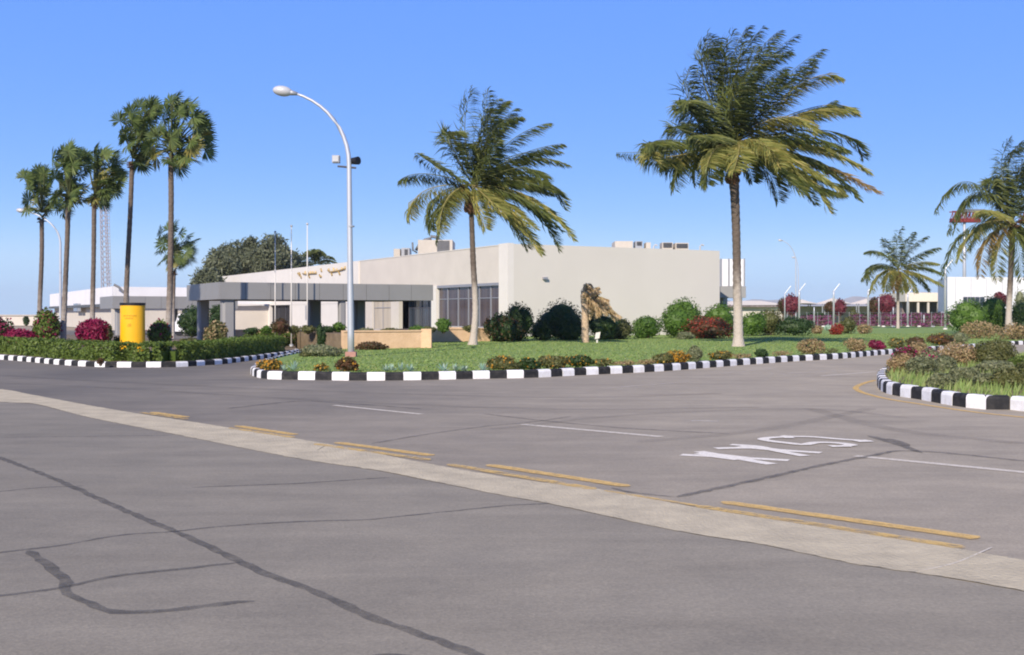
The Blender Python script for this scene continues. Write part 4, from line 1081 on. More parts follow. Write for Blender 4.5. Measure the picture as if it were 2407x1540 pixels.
# nearer-left coconut palm
q1 = lambda x, y: (904.6+x/2.4252, 192.5+y/2.4252)
hrt = q1(500,590)
D1 = G(1110, 818).y
F1 = [((455,270),(498,40),'g',-1.2), ((545,300),(585,55),'g',1.2), ((560,320),(640,95),'g',-2), ((590,330),(745,150),'g',1.6), ((600,300),(770,200),'g',-2.5), ((560,260),(690,110),'g',3.0), ((530,350),(600,110),'g',0.3),
      ((700,350),(930,235),'g',1.0), ((740,430),(1010,352),'g',-1.2), ((760,440),(1035,470),'g',1.4), ((780,490),(900,590),'g',-2.6), ((850,550),(1025,715),'g',1.5), ((720,560),(960,620),'g',-2.2),
      ((830,660),(1070,895),'y',-1.5), ((800,690),(985,950),'g',1.3), ((700,740),(885,975),'y',-2.0), ((640,700),(800,880),'g',2.4), ((720,640),(950,780),'g',-2.8), ((700,620),(1000,840),'g',.3), ((640,660),(850,830),'y',-3.0),
      ((385,400),(345,285),'g',1.5), ((370,330),(430,300),'g',-2.5), ((310,490),(178,405),'g',-1.6), ((240,525),(85,560),'g',1.2,dict(droop=.55)), ((230,620),(135,775),'y',-1.5,dict(droop=.6)), ((360,660),(310,850),'y',-2.4,dict(droop=.6)), ((300,650),(255,840),'g',2.0,dict(droop=.5)),
      ((530,700),(570,835),'y',-2.5), ((560,640),(690,760),'y',-3.4), ((480,420),(440,350),'g',3.5), ((620,500),(720,520),'g',3.8), ((560,470),(640,330),'g',-3.2)]
F1 = [(q1(*a[0]), q1(*a[1])) + tuple(a[2:]) for a in F1]
coco('coconut_palm', 'medium wind-blown coconut palm in front of the building corner', D1, hrt, F1,
     [(1110,818,27),(1113,790,17),(1117,740,14.5),(1116,690,14),(1112,620,13.5),(1109,540,12),(1107,480,12.5)], pale=3)
# large coconut palm
q2 = lambda x, y: (1424.3+x/3.2004, 38.5+y/3.2004)
hrt = q2(955,960); D2 = G(1735, 822).y
F2 = [((735,500),(765,140),'g',-1.0), ((760,450),(850,160),'g',1.8), ((640,680),(632,375),'g',1.5), ((650,750),(575,650),'g',-2.2), ((720,800),(600,490),'g',-.5),
      ((880,480),(960,115),'g',-1.5), ((930,450),(1060,75),'g',1.0), ((960,480),(1180,80),'g',-2.0), ((1060,430),(1300,110),'g',2.0), ((1040,520),(1430,140),'g',.5), ((1100,480),(1380,260),'g',-2.2), ((1020,560),(1120,220),'g',3.0), ((980,600),(1240,230),'g',-3.0), ((900,600),(920,300),'g',2.8), ((1080,620),(1350,380),'g',2.6), ((930,700),(1060,420),'g',-3.8), ((1000,700),(1000,330),'g',-1.0), ((870,640),(890,230),'g',.6),
      ((1240,560),(1625,245),'g',1.5), ((1260,700),(1560,370),'y',-1.5), ((1450,520),(1755,460),'y',-1.0), ((1480,730),(1880,720),'y',-1.2), ((1300,760),(1560,860),'y',-3.0), ((1400,800),(1700,640),'g',2.0),
      ((1650,860),(1930,1060),'g',1.5), ((1500,960),(1975,1165),'y',-1.4), ((1520,1080),(2035,1315),'d',.8), ((1500,1060),(1890,1370),'g',-.8), ((1400,1130),(1680,1465),'y',-1.6), ((1300,1100),(1560,1400),'g',1.4), ((1200,1150),(1290,1385),'g',2.2), ((1350,1050),(1780,1330),'y',-2.2), ((1300,1010),(1800,1180),'g',2.4), ((1420,900),(1800,1000),'g',-2.8), ((1250,1120),(1480,1330),'g',-2.6), ((1400,1150),(1850,1300),'g',2.6),
      ((1180,960),(1300,1130),'y',-4.0), ((1000,980),(960,1160),'y',-4.2), ((830,990),(760,1130),'y',-3.6), ((1100,930),(1230,1000),'y',-4.4),
      ((450,1010),(75,1025),'g',.8), ((480,930),(360,960),'g',-2.8), ((560,850),(530,835),'g',3.2), ((440,1060),(330,1020),'y',-1.6), ((560,1040),(450,1120),'g',2.2), ((640,1010),(505,1300),'g',-1.4,dict(droop=.6)), ((720,1040),(670,1260),'g',1.8,dict(droop=.5)), ((800,1080),(755,1260),'g',-2.6,dict(droop=.5)), ((500,960),(270,1060),'g',2.8), ((760,880),(600,800),'g',3.6), ((780,900),(640,900),'g',-3.6), ((700,700),(620,640),'g',-3.2),
      ((900,1080),(880,1230),'g',3.0,dict(droop=.5)), ((1050,1100),(1100,1240),'g',3.2)]
F2 = [(q2(*a[0]), q2(*a[1])) + tuple(a[2:]) for a in F2]
coco('coconut_palm', 'largest coconut palm, standing alone on the lawn right of the building wall', D2, hrt, F2,
     [(1735,822,35),(1735,795,24),(1734,740,21.5),(1732,680,20),(1731,600,19),(1729,520,20),(1726,450,22),(1723,410,26)], pale=3, nl=112, Lm=1.2)
# right-edge coconut palm
q3 = lambda x, y: (2001.7+x/2.7588, 308+y/2.7588)
hrt = q3(1040,590); D3 = 88.0
F3 = [((760,330),(545,520),'g',-1.5,dict(droop=.7)), ((800,400),(625,665),'g',1.8,dict(droop=.7)), ((740,640),(590,945),'g',-1.2,dict(droop=.6)), ((820,620),(690,840),'y',-2.6,dict(droop=.6)), ((880,700),(830,940),'d',-2.0,dict(droop=.6)), ((950,760),(945,965),'y',-1.8,dict(droop=.6)), ((900,560),(760,760),'g',2.2,dict(droop=.6)),
      ((970,260),(1030,45),'g',-1.0), ((1010,260),(1110,60),'g',1.5), ((1080,300),(1200,110),'g',-1.5), ((920,400),(915,300),'g',1.8), ((980,400),(960,200),'g',-2.5), ((1120,250),(1300,180),'g',1.0), ((1200,330),(1400,330),'g',-1.5), ((1200,450),(1450,560),'g',1.0), ((1200,560),(1400,760),'y',-1.6), ((1130,700),(1250,960),'g',1.5), ((1080,760),(1100,960),'g',-2.5), ((900,520),(830,520),'y',-3.5), ((1050,350),(1150,250),'g',3.0), ((1200,640),(1330,900),'g',-2.0), ((960,640),(900,860),'g',2.8,dict(droop=.6))]
F3 = [(q3(*a[0]), q3(*a[1])) + tuple(a[2:]) for a in F3]
coco('coconut_palm', 'tall coconut palm cut by the right edge of the photo', D3, hrt, F3,
     [(2368,790,19),(2369,775,15),(2371,720,13),(2375,640,12.5),(2378,565,14),(2378,545,16)], pale=2, nl=95, Lm=1.35, wid=.09, wind=(.6,.2,0))
# small distant coconut palm
hrt = q3(300,900); D4 = 125.0
F4 = [((190,790),(88,785),'g',-1), ((140,880),(72,975),'g',1), ((190,920),(120,1055),'y',-1.5,dict(droop=.6)), ((250,790),(205,700),'g',1.5), ((290,740),(330,618),'g',-1), ((340,760),(400,655),'g',1), ((380,760),(495,680),'g',-1.2), ((430,800),(565,755),'g',1.2), ((430,850),(560,860),'y',-1.5), ((450,930),(595,1005),'y',-1), ((400,930),(495,1035),'g',1), ((360,960),(415,1045),'y',-2), ((320,980),(340,1045),'y',-2), ((280,960),(280,1040),'d',-1.5), ((240,930),(215,1040),'y',-2), ((300,800),(290,680),'g',-2), ((180,860),(100,900),'g',2), ((460,880),(580,930),'g',1.6)]
F4 = [(q3(*a[0]), q3(*a[1])) + tuple(a[2:]) for a in F4]
coco('coconut_palm', 'small distant coconut palm by the far fence', D4, hrt, F4, [(2110,780,9),(2110,760,7),(2110,700,6.5),(2109,648,8)], nl=70, Lm=1.2, wid=.12, wind=(.5,.2,0), husk=False)
# date palm behind the building roof
hrt = (741, 622); D5 = 165.0
F5 = []
for k in range(30):
    a = rng.uniform(-.25, math.pi+.25); l = rng.uniform(38, 52); tx, ty = hrt[0]+math.cos(a)*l*1.05, hrt[1]-math.sin(a)*l*.68 + 4
    F5.append(((hrt[0]+math.cos(a)*l*.5, hrt[1]-math.sin(a)*l*.55-5), (tx, ty), 'g', rng.uniform(-2.5, 2.5)))
e = coco('date_palm', 'bushy date palm showing above the roof between the flagpoles and the street lamp', D5, hrt, F5, [(741,770,12),(741,700,10),(741,630,10)], group=None, nl=36, Lm=.9, wid=.13, wind=(.2,.1,0), husk=False, twin=0)

# fan palms
def fan(acc, c, axis, nrm, r, nb=20, spread=2.15, wid=.075):
    """one fan leaf: blades radiating in the plane spanned by axis and side"""
    axis = axis/np.linalg.norm(axis); side = np.cross(nrm, axis); side /= np.linalg.norm(side); nrm = np.cross(axis, side)
    for k in range(nb):
        a = (k/(nb-1)-.5)*2*spread*rng.uniform(.95, 1.05); fold = .25*math.cos(a)
        d_ = axis*math.cos(a) + side*math.sin(a); d_ = d_ + nrm*(-.18*abs(math.sin(a)) + rng.normal(0, .06)); d_ /= np.linalg.norm(d_)
        l = r*(.78 + .25*math.cos(a*.6))*rng.uniform(.85, 1.1)
        w_ = np.cross(d_, nrm); w_ = w_/np.linalg.norm(w_)*wid*(r/.6)*.5
        e_ = c + d_*l + np.array([.10, .02, -.10])*r*rng.uniform(.3, 1.2)
        acc.append(np.stack([c, c + d_*l*.62 + w_, e_, c + d_*l*.62 - w_]))
def fan_palm(label, D, trunk, heart, blobs, yel=(), r=.62, pale=1, nb=22):
    """blobs: (px,py) centres of fan leaves as seen; each leaf gets a petiole from the heart"""
    base = G(trunk[0][0], HY + H*F/D); e = empty('fan_palm', base, label, 'palm tree', 'tall slim fan palms behind the left hedge')
    h = AT(*heart, D); acc = []; accy = []; pet = MB()
    for i, bl_ in enumerate(blobs):
        if len(blobs) > 35 and i not in yel and rng.uniform() < .24: continue
        px, py = bl_[0], bl_[1]; t = AT(px, py, D); off = rng.uniform(-1.05, 1.05)*r*1.9
        c = np.array([t.x, t.y + off, t.z]); ax = c - np.array(h); 
        a0 = ax/np.linalg.norm(ax)
        start = c - a0*r*.35
        pet.tube([h, h.lerp(Vector(start), .55)+Vector((0,0,.08)), Vector(start)], [.03,.022,.015], 5)
        n_ = rng.normal(size=3)*.7 + np.array([-.3, -.9 if off < 0 else .4, .8])
        a1 = a0 + np.array([.35, .1, -.15]) + rng.normal(0, .2, 3)
        fan(accy if i in yel else acc, start, a1, n_, r*rng.uniform(.85, 1.15), nb)
    o = npmesh('crown', np.array(acc), 4, L['fan'], e); pet.build('petiole', M['rach'], o)
    if accy: npmesh('yellow_leaves', np.array(accy), 4, L['fan_y'], e)
    P = [AT(px, py, D) for px, py, w in trunk]; P[0].z = 0; W_ = [w/2/F*D for _, _, w in trunk]
    mb = MB(); trunk_tube(mb, P, W_, .03); mb.build('trunk', M['trunk_w'], e, True)
    mb = MB()
    for k in range(14):
        a = rng.uniform(0, 6.28); q = P[-1] + Vector((0,0,rng.uniform(-.35,.15))); mb.tube([q, q+Vector((math.cos(a)*.14, math.sin(a)*.14, .16)), q+Vector((math.cos(a)*.24, math.sin(a)*.24, .12))], [.05,.035,.02], 5)
    mb.build('leaf_stubs', M['husk'], e)
    return e
qa = lambda x, y: (x/4.706, 173.2+y/4.706)
def scatter(cl, jit=10):
    out = []
    for x, y, n in cl:
        for k in range(n): out.append((x+rng.normal(0, jit), y+rng.normal(0, jit)))
    return out
W5 = scatter([(1900,280,3),(1990,300,3),(2080,330,3),(2170,380,2),(1870,380,2),(2230,480,3),(2150,500,2),(2040,420,3),(1960,480,2),(2260,570,2),(2180,620,2),(2080,640,2),(2250,680,2),(2220,780,3),(2120,760,2),(2200,840,2),(2020,900,3),(2120,950,3),(2060,1010,2),(1960,1040,2),(1880,680,3),(1800,620,2),(1740,700,2),(1760,800,2),(1700,880,2),(1740,960,3),(1780,1030,1),(1940,560,2),(1860,500,2),(1990,700,2),(1930,1000,1),(2150,1010,2)], 22)
fan_palm('tallest fan palm, rightmost of the big group, trunk crossing the small palm behind', 49.0, [(395,832,17),(396,770,15),(400,640,13.5),(402,480,12.5),(401,375,13)], (402,355), [qa(*p) for p in W5], yel=(30,31,45,60,61), nb=22, r=.58)
W4 = scatter([(1400,480,3),(1430,560,2),(1390,650,2),(1440,700,2),(1540,400,3),(1600,380,2),(1520,480,2),(1620,470,3),(1700,320,4),(1720,420,3),(1560,560,3),(1650,560,3),(1500,660,2),(1600,680,3),(1500,800,3),(1560,880,3),(1620,800,2),(1560,960,2),(1600,1010,2),(1480,900,2),(1680,640,2)], 22)
fan_palm('second tallest fan palm, its trunk rising behind the yellow sign', 53.0, [(293,826,14),(295,770,12.5),(297,680,12),(306,500,11),(310,390,11)], (311,372), [qa(*p) for p in W4], yel=(33,40,41,42), r=.58)
W3 = scatter([(980,860,3),(1060,830,4),(1110,880,2),(1000,960,3),(1080,980,2),(1220,870,3),(1200,950,2),(1260,940,2),(1250,1050,3),(1180,1080,2),(1300,1090,2),(1220,1150,2),(1330,1190,3),(1260,1250,2),(1170,1200,2),(1100,1130,3),(1060,1220,2),(1150,1300,2),(1240,1340,3),(1310,1360,2),(1000,1330,3),(1060,1380,2),(1100,1420,2),(1000,1120,2)], 22)
fan_palm('third fan palm from the left, in front of the lattice mast', 56.0, [(217,822,13),(217,770,12),(218,690,11),(220,600,10.5),(221,480,11)], (223,462), [qa(*p) for p in W3], yel=(25,40,41,50), r=.58)
W2 = scatter([(780,830,4),(840,820,3),(700,880,3),(640,960,3),(700,980,2),(760,930,3),(850,930,3),(640,1010,1),(800,1040,3),(720,1080,2),(620,1180,3),(680,1200,2),(740,1240,3),(660,1330,2),(700,1380,2),(800,1180,3),(860,1280,3),(840,1380,3),(780,1400,2),(880,1120,2),(900,1000,2)], 22)
fan_palm('second fan palm from the left, trunk just right of the distant lamp', 50.0, [(148,834,16),(149,780,13.5),(152,700,12),(158,560,11),(160,475,12)], (162,462), [qa(*p) for p in W2], yel=(28,35,44,45), r=.56)
W1 = scatter([(330,1120,3),(400,1080,3),(470,1080,3),(520,1100,2),(350,1190,2),(440,1180,3),(510,1180,2),(340,1260,2),(400,1280,2),(470,1290,2),(330,1360,3),(380,1420,2),(440,1360,2),(480,1420,3),(360,1500,2),(430,1500,3),(500,1480,2),(560,1380,1),(620,1460,2),(660,1490,2),(700,1540,1),(600,1400,1),(560,1300,1)], 20)
fan_palm('leftmost fan palm in the photo', 60.0, [(92,816,13),(92,770,11),(94,700,10.5),(98,600,10),(98,515,10)], (99,500), [qa(*p) for p in W1], yel=(24,35,36), r=.58)
q6 = lambda x, y: (404.2+x/4.21*1, 519.7+y/4.21)
W6 = [(385,545),(398,535),(415,540),(432,545),(445,550),(380,570),(378,590),(390,600),(400,585),(415,570),(430,575),(443,585),(450,595),(440,605),(425,600),(410,610),(398,620),(420,622),(430,615),(405,560),(388,615),(448,560),(418,530),(400,570),(440,570),(395,555),(412,632)]
fan_palm('short fan palm partly hidden behind the tallest fan palm', 74.0, [(407,808,8),(407,760,8),(408,700,7.5),(409,640,8)], (410,592), W6, yel=(15,16,26), r=.62)

# dead palm with tan hanging fronds
D7 = G(1376, 812).y
e = empty('dead_palm', G(1376, 812), 'dead tan palm stump with dry fronds blown to the right, on the lawn', 'palm tree')
mb = MB(); trunk_tube(mb, [AT(1376,813,D7)*1, AT(1375,780,D7), AT(1375,740,D7), AT(1374,700,D7), AT(1373,678,D7)], [.22,.20,.19,.24,.18], .06); mb.build('trunk', mat('dead palm trunk', (.50,.37,.25), .95, scale=6, var=.3, bump=1, bscale=14), e, True)
acc = []; rx = MB()
q5 = lambda x, y: (1251+x/4.1685, 538.9+y/4.1685)
for via, tip, off in [((600,610),(650,600),.6), ((620,650),(740,690),-.5), ((650,690),(760,760),.5), ((680,720),(850,860),-.6), ((640,740),(790,820),.9), ((600,720),(640,850),-.9), ((560,720),(580,840),.5), ((650,700),(700,800),1.2), ((560,600),(560,540),.2), ((540,580),(520,530),-.3), ((620,680),(700,700),-1.2), ((600,690),(720,830),-1.3), ((660,700),(820,880),.2), ((570,640),(620,570),1.0), ((520,600),(500,660),-.6)]:
    coco_frond(rx, D7, q5(520,640), q5(*via), q5(*tip), off, acc, Lm=.75, droop=.8, nl=60, wid=.09, wind=(.9,.2,0), rag=.2)
    coco_frond(rx, D7, q5(525,650), q5(via[0]+rng.uniform(-25,25), via[1]+rng.uniform(-25,25)), q5(tip[0]+rng.uniform(-35,20), tip[1]+rng.uniform(-40,30)), -off*.8, acc, Lm=.7, droop=.8, nl=50, wid=.09, wind=(.9,.2,0), rag=.2)
o = npmesh('dry_fronds', np.concatenate(acc), 4, L['deadfrond'], e); rx.build('rachis', M['rach_y'], o)
# small white lawn light
p = G(1403, 813); e = empty('lawn_light', p, 'small white lawn light beside the dead palm', 'lamp')
mb = MB(); mb.tube([p, p+Vector((0,0,.42))], .05, 8); mb.build('post', M['wall_white'], e)
mb = MB(); mb.obox(p+Vector((-.13,-.12,.36)), Vector((.24,0,.05)), Vector((0,.18,0)), Vector((.06,0,.34))); mb.build('lamp_head', M['wall_white'], e)
# ================================================================ shrubs by the building
BG = 'shrubs along the building'  # dark leaves near the corner also carry the palm crown's shade
bush('shrub', 'reddish brown shrub left of the dark clipped shrub at the building corner', 1182, 805, 84, 66, 'dark', 2600, .17, group=BG, flowers='brown', nf=700, fsize=.15)
bush('shrub', 'dark upright clipped shrub at the foot of the white corner pillar', 1222, 803.5, 62, 88, 'dark', 3000, .15, group=BG, k=7)
bush('shrub', 'wide dark shaded shrub left of the dead palm', 1322, 801, 108, 88, 'dark', 4200, .16, group=BG, k=10)  # shadow of the nearer palm is put into this leaf colour
bush('shrub', 'low dark shrub between the corner shrub and the wide dark shrub', 1272, 802, 48, 52, 'dark', 1800, .15, group=BG)
bush('shrub', 'dark shrub with dry twigs right of the dead palm', 1412, 800, 80, 66, 'dark', 2600, .16, group=BG)
bush('shrub', 'olive shrub with reddish edge right of the dead palm fronds', 1455, 799, 62, 50, 'olive', 2000, .16, group=BG)
bush('shrub', 'small rounded green shrub, first of the bright ones left of the tallest green dome', 1519, 797, 68, 52, 'green', 2400, .16, group=BG)
bush('shrub', 'tallest bright green domed shrub against the blank wall', 1600, 796, 96, 89, 'green', 4600, .17, group=BG, k=12)
bush('shrub', 'bright green shrub behind the red-flowered one, left of the large trunk', 1692, 790, 84, 74, 'green', 3000, .17, group=BG)
bush('shrub', 'wide dark shrub covered in dull red flowers left of the large coconut trunk', 1668, 797, 112, 51, 'brown', 3200, .15, group=BG, flowers='red', nf=900, fsize=.13)
bush('shrub', 'green shrub just right of the large coconut trunk', 1768, 791, 62, 56, 'green', 2200, .17, group=BG)
bush('shrub', 'green shrub with a reddish left side, second right of the large trunk', 1808, 789.5, 70, 60, 'olive', 2600, .17, group=BG)
bush('shrub', 'dark green oval shrub at the right end of the shrub row', 1868, 790, 92, 43, 'dark', 3000, .16, group=BG, k=8)
bush('shrub', 'low grey green plant at the foot of the red-flowered shrub', 1610, 799, 40, 18, 'grey', 700, .13, group=BG, k=5)
# planter plants
PG = 'plants on top of the planter walls'
def pplant(px, w, h, leaf, lab, row=.9, fl_=None, line=A1, z=None, size=.12, n=500):
    p = on_line(line + V*row, U, px)[0]; return bush('planter_plant', lab, px, 0, w, h, leaf, n, size, 'plant', PG, depth=p.y, z0=(hp-.1) if z is None else z, k=5, flowers=fl_, nf=120, fsize=.1)
pplant(1042, 36, 32, 'green', 'round green plant on the planter at the left end of the window bay', row=3.2, n=900)
pplant(979, 34, 18, 'green', 'small green plant on the planter below the dark doors', row=2)
pplant(915, 44, 12, 'olive', 'low yellowish plant on the planter below the beige window', row=1.5)
pplant(858, 36, 13, 'grey', 'grey green plant on the planter just right of the street lamp', row=1.2)
pplant(1009, 30, 14, 'olive', 'yellowish low plant between the two green planter plants', row=2.3)
pplant(1102, 30, 14, 'olive', 'faint yellow green plant under the large windows', row=5.5)
pplant(797, 30, 24, 'green', 'green plant on the shaded planter left of the street lamp', row=3.9)
pplant(724, 40, 18, 'olive', 'yellow green plant at the left end of the shaded planter', row=3.9)
pplant(770, 36, 16, 'dark', 'dark low plant in the middle of the shaded planter', row=3.9)
pplant(625, 26, 18, 'green', 'bright green plant on the left planter wall', row=3.2)
pplant(657, 40, 34, 'brown', 'reddish brown plant on the left planter at the foot of the first flagpole', row=3.0, n=800)
pplant(590, 34, 14, 'dark', 'dark low plant on the left planter beside the thick column', row=3.2)
pplant(690, 26, 18, 'olive', 'small olive plant at the right end of the left planter', row=3.1)
bush('shrub', 'slim dark potted shrub beside the dark canopy column', 755, 825, 20, 62, 'dark', 900, .11, k=6)
bush('shrub', 'low dark brown bush against the planter wall right of the street lamp', 872, 824, 74, 20, 'brown', 1500, .12, group='loose shrubs on the lawn', k=6)
bush('shrub', 'wide grey green shrub by the driveway left of the street lamp', 757, 840, 94, 28, 'grey', 1600, .13, group='loose shrubs on the lawn', k=8, core=True)
bush('shrub', 'yellow green tuft beside the wide grey green shrub', 716, 841, 26, 14, 'olive', 400, .1, group='loose shrubs on the lawn', k=4)

# ================================================================ left side planting
hA = [G(x, y) for x, y in ((-60,837),(0,840.5),(69,845))]; 
def back(pts, s): return inset(pts, s)
hl = lambda pts, s: inset(catmull([G(*p) for p in pts], 1.0), s)
hedge('clipped_hedge', 'clipped hedge at the far left edge of the photo', hl([(-120,838),(0,843),(66,849)], .85), 1.0, (.62,.60), dens=170, size=.13, leaf='hedge')
hedge('clipped_hedge', 'yellowish clipped hedge beneath the leftmost fan palms', hl([(76,851),(147,856.5),(242,861)], .8), 1.0, (.60,.60), dens=210, size=.12, leaf='hedge')
hedge('clipped_hedge', 'long dark clipped hedge from the yellow sign along the driveway', hl([(288,862),(350,862.5),(423,861.5),(485,857.5),(523,855),(570,849),(642,839.5),(684,833)], .85), 1.1, (.58,.62), dens=280, size=.11)
hedge('clipped_hedge', 'short hedge with a pale top behind the end of the long hedge', [G(592,824), G(684,819)], 1.0, .62, dens=170, size=.12)
LG = 'flowering shrubs on the left verge'
bush('bougainvillea', 'low wide maroon bougainvillea near the left edge', 46, 826, 66, 50, 'maroon', 3000, .17, 'bougainvillea', LG, k=9, lift=.1)
bush('bougainvillea', 'dark red bougainvillea cut by the left edge of the photo', 3, 820, 56, 68, 'dark', 2600, .17, 'bougainvillea', LG, flowers='maroon', nf=700)
bush('bougainvillea', 'round crimson bougainvillea between the second and third fan palms', 214, 830, 68, 76, 'maroon', 4200, .16, 'bougainvillea', LG, k=12, lift=.18)
bush('shrub', 'dark green bush between the maroon bougainvillea and the leftmost palm', 82, 822, 32, 48, 'dark', 1300, .16, group=LG)
bush('bougainvillea', 'tall mixed green and red bush behind the leftmost fan palm trunk', 110, 825, 56, 92, 'hedge', 2800, .17, 'bougainvillea', LG, flowers='maroon', nf=260, k=9, lift=.25)
bush('shrub', 'olive bush peeking out right of the crimson bougainvillea', 247, 826, 34, 62, 'olive', 1200, .16, group=LG, lift=.3)
bush('shrub', 'dark green bush at the foot of the left canopy column', 276, 828, 26, 34, 'dark', 900, .14, group=LG)
bush('bougainvillea', 'dull red and olive bush between the yellow sign and the tallest palm', 374, 826, 52, 70, 'hedge', 2000, .15, 'bougainvillea', LG, flowers='maroon', nf=200, k=8, lift=.2)
bush('shrub', 'low green plants left of the big canopy columns', 445, 826, 50, 30, 'olive', 1400, .14, group=LG)
bush('shrub', 'reddish green flowering bush between the two thick canopy columns', 506, 826, 50, 66, 'olive', 2200, .15, group=LG, flowers='tan', nf=500, k=8)
bush('shrub', 'dark green tree-like bush seen under the left end of the canopy', 452, 792, 66, 68, 'dark', 2400, .2, group='dark bushes under the canopy', k=8)
bush('shrub', 'dark green bush seen between the two thick canopy columns', 512, 790, 52, 72, 'dark', 2200, .2, group='dark bushes under the canopy', k=8)
bush('shrub', 'small brown bush in the hedge gap left of the yellow sign', 236, 856, 16, 14, 'brown', 350, .08, group=LG, k=4)
bush('shrub', 'small distant green tree on the skyline at far left', 62, 765, 14, 20, 'dark', 400, .4, 'tree', group=None, k=4)
# parked van glimpsed behind the tallest palm trunk
p = G(431, 790); e = empty('parked_van', p, 'white van glimpsed under the canopy right of the tallest palm trunk', 'van')
mb = MB(); x, y = p.x, p.y
prof = [(-1.0,.35),(-1.0,1.0),(-.8,1.15),(-.55,1.75),(1.25,1.8),(1.35,1.6),(1.4,.35)]
vs = [(x+a_*.75, y+dy, z_) for dy in (0, 3.6) for a_, z_ in prof]; n = len(prof)
mb.add(vs, [tuple(range(n)), tuple(range(n,2*n))[::-1]] + [(j, n+j, n+(j+1)%n, (j+1)%n) for j in range(n)]); mb.build('body', M['white_paint'], e)
mb = MB(); mb.box(x-.35, y-.02, 1.15, x+.85, y-.005, 1.6); mb.build('window', M['glass_b'], e)
for dx in (-.4,.75):
    for dy in (.15, 3.0): mb = MB(); mb.tube([(x+dx,y+dy,.32),(x+dx,y+dy+.25,.32)], .32, 14); mb.build('wheel', M['black'], e)
# trees behind the building
def tree(name, label, d, px0, px1, pyt, pyb, leaf, n, size, k=14, trunk_py=790, group='trees behind the building'):
    c = at_depth((px0+px1)/2, d); w_ = (px1-px0)/F*d; z1 = H+(HY-pyt)/F*d; z0_ = H+(HY-pyb)/F*d
    e = empty(name, c, label, 'tree', group)
    r = (w_/2, w_*.4, (z1-z0_)/2)
    pts, dr, (lc, lr) = lobes_pts((c.x, c.y, (z0_+z1)/2), r, n, k*2, .9, .27, False)
    npmesh('crown', leaves_at(pts + rng.normal(0, .22, pts.shape), dr, size*1.7, .3, -.5), 4, L[leaf], e, blob_core(lc, lr, r, .5))
    mb = MB(); b_ = Vector((c.x, c.y, 0))
    mb.tube([b_, b_+Vector((.1,0,z0_*.6)), b_+Vector((0,0,z0_+.5))], [.35,.28,.2], 9)
    for j in range(7):
        a = j/7*6.28; mb.tube([b_+Vector((0,0,z0_*.75)), b_+Vector((math.cos(a)*r[0]*.4, math.sin(a)*r[1]*.4, (z0_+z1)/2)), b_+Vector((math.cos(a)*r[0]*.75, math.sin(a)*r[1]*.75, z1-r[2]*.5))], [.16,.1,.04], 6)
    mb.build('trunk', M['wood'], e, True); return e
tree('broad_tree', 'dense dark tree behind the roof, its top at the left flagpole', 160, 590, 700, 563, 668, 'tree', 9000, .42, 16)
tree('broad_tree', 'dense dark tree behind the roof, left half of the big clump', 165, 505, 612, 570, 665, 'tree', 8500, .42, 16)
tree('broad_tree', 'lower ragged tree at the left end of the clump above the canopy corner', 150, 488, 560, 595, 650, 'tree', 3800, .4, 10)
tree('broad_tree', 'small low tree just above the left end of the grey canopy', 140, 460, 520, 636, 690, 'tree', 3000, .38, 9)
# ================================================================ far bougainvillea, purple hedge
RG = 'bougainvillea trees beyond the fence'
for px, py, w_, h_, lf, lab in [(1860,752,38,58,'maroon','round dark red tree beyond the fence, leftmost of the four'), (1840,752,22,40,'brown','brownish bush touching the left side of the round dark red tree'),
                            (1972,745,28,38,'maroon','smallest round red tree beyond the fence'), (1948,745,22,32,'brown','brown bush left of the smallest round red tree'),
                            (2074,748,50,52,'maroon','largest maroon tree beyond the fence, left of the small coconut palm'),
                            (2352,742,30,46,'maroon','dark maroon bush above the right-hand green shrubs')]:
    bush('bougainvillea', lab, px, py+16, w_, h_+14, lf, 1500, .42, 'bougainvillea', RG, k=7, lift=.3, depth=165 if px < 2300 else 140, z0=0, size=.42) if False else None
def btree(px, cy, w_, h_, lf, lab, d=160):
    c = at_depth(px, d); e = empty('bougainvillea', c, lab, 'bougainvillea', RG)
    r = (w_/2/F*d, w_/2/F*d*.8, h_/2/F*d); zc_ = H+(HY-cy)/F*d
    pts, dr, (lc, lr) = lobes_pts((c.x,c.y,zc_), r, 1300, 7, .4, .6, False)
    npmesh('foliage', leaves_at(pts, dr, .32, .5), 4, L[lf], e, blob_core(lc, lr, r, .75))
    mb = MB(); mb.tube([c, Vector((c.x, c.y, zc_))], [.15,.1], 7); mb.build('stem', M['wood'], e)
btree(1860,716,36,44,'dusty','round dark red tree beyond the fence, leftmost of the four'); btree(1840,720,22,34,'brown','brownish bush touching the left side of the round dark red tree',163)
btree(1972,722,27,34,'dusty','smallest round red tree beyond the fence'); btree(1950,724,22,26,'brown','brown bush left of the smallest round red tree',163)
btree(2082,716,40,46,'dusty','largest maroon tree beyond the fence, left of the small coconut palm'); btree(2055,720,24,36,'brown','red brown bush touching the left side of the largest maroon tree',163)
btree(2350,706,26,34,'dusty','dark maroon bush showing above the right-hand green shrubs',140)
bush('shrub', 'green round bush beyond the fence between the red trees', 2008, 0, 26, 40, 'olive', 900, .35, depth=158, z0=0, group='green bushes beyond the fence')
for i, (px, w_) in enumerate([(1903,42),(1925,30),(2030,40),(2098,38),(2150,48),(2185,36),(2210,26)]):
    bush('shrub', ['dark bush beyond the fence right of the leftmost red tree','low dark bush beyond the fence below the first peaked roof','dark bush beyond the fence left of the largest maroon tree','dark bush beyond the fence behind the small coconut trunk','dark bush beyond the fence right of the thick white post','dark bush beyond the fence under the pale open building','dark bush beyond the fence beside the tall white pole'][i], px, 0, w_, 30, 'dark', 900, .35, depth=162, z0=0, group='dark bushes beyond the fence')
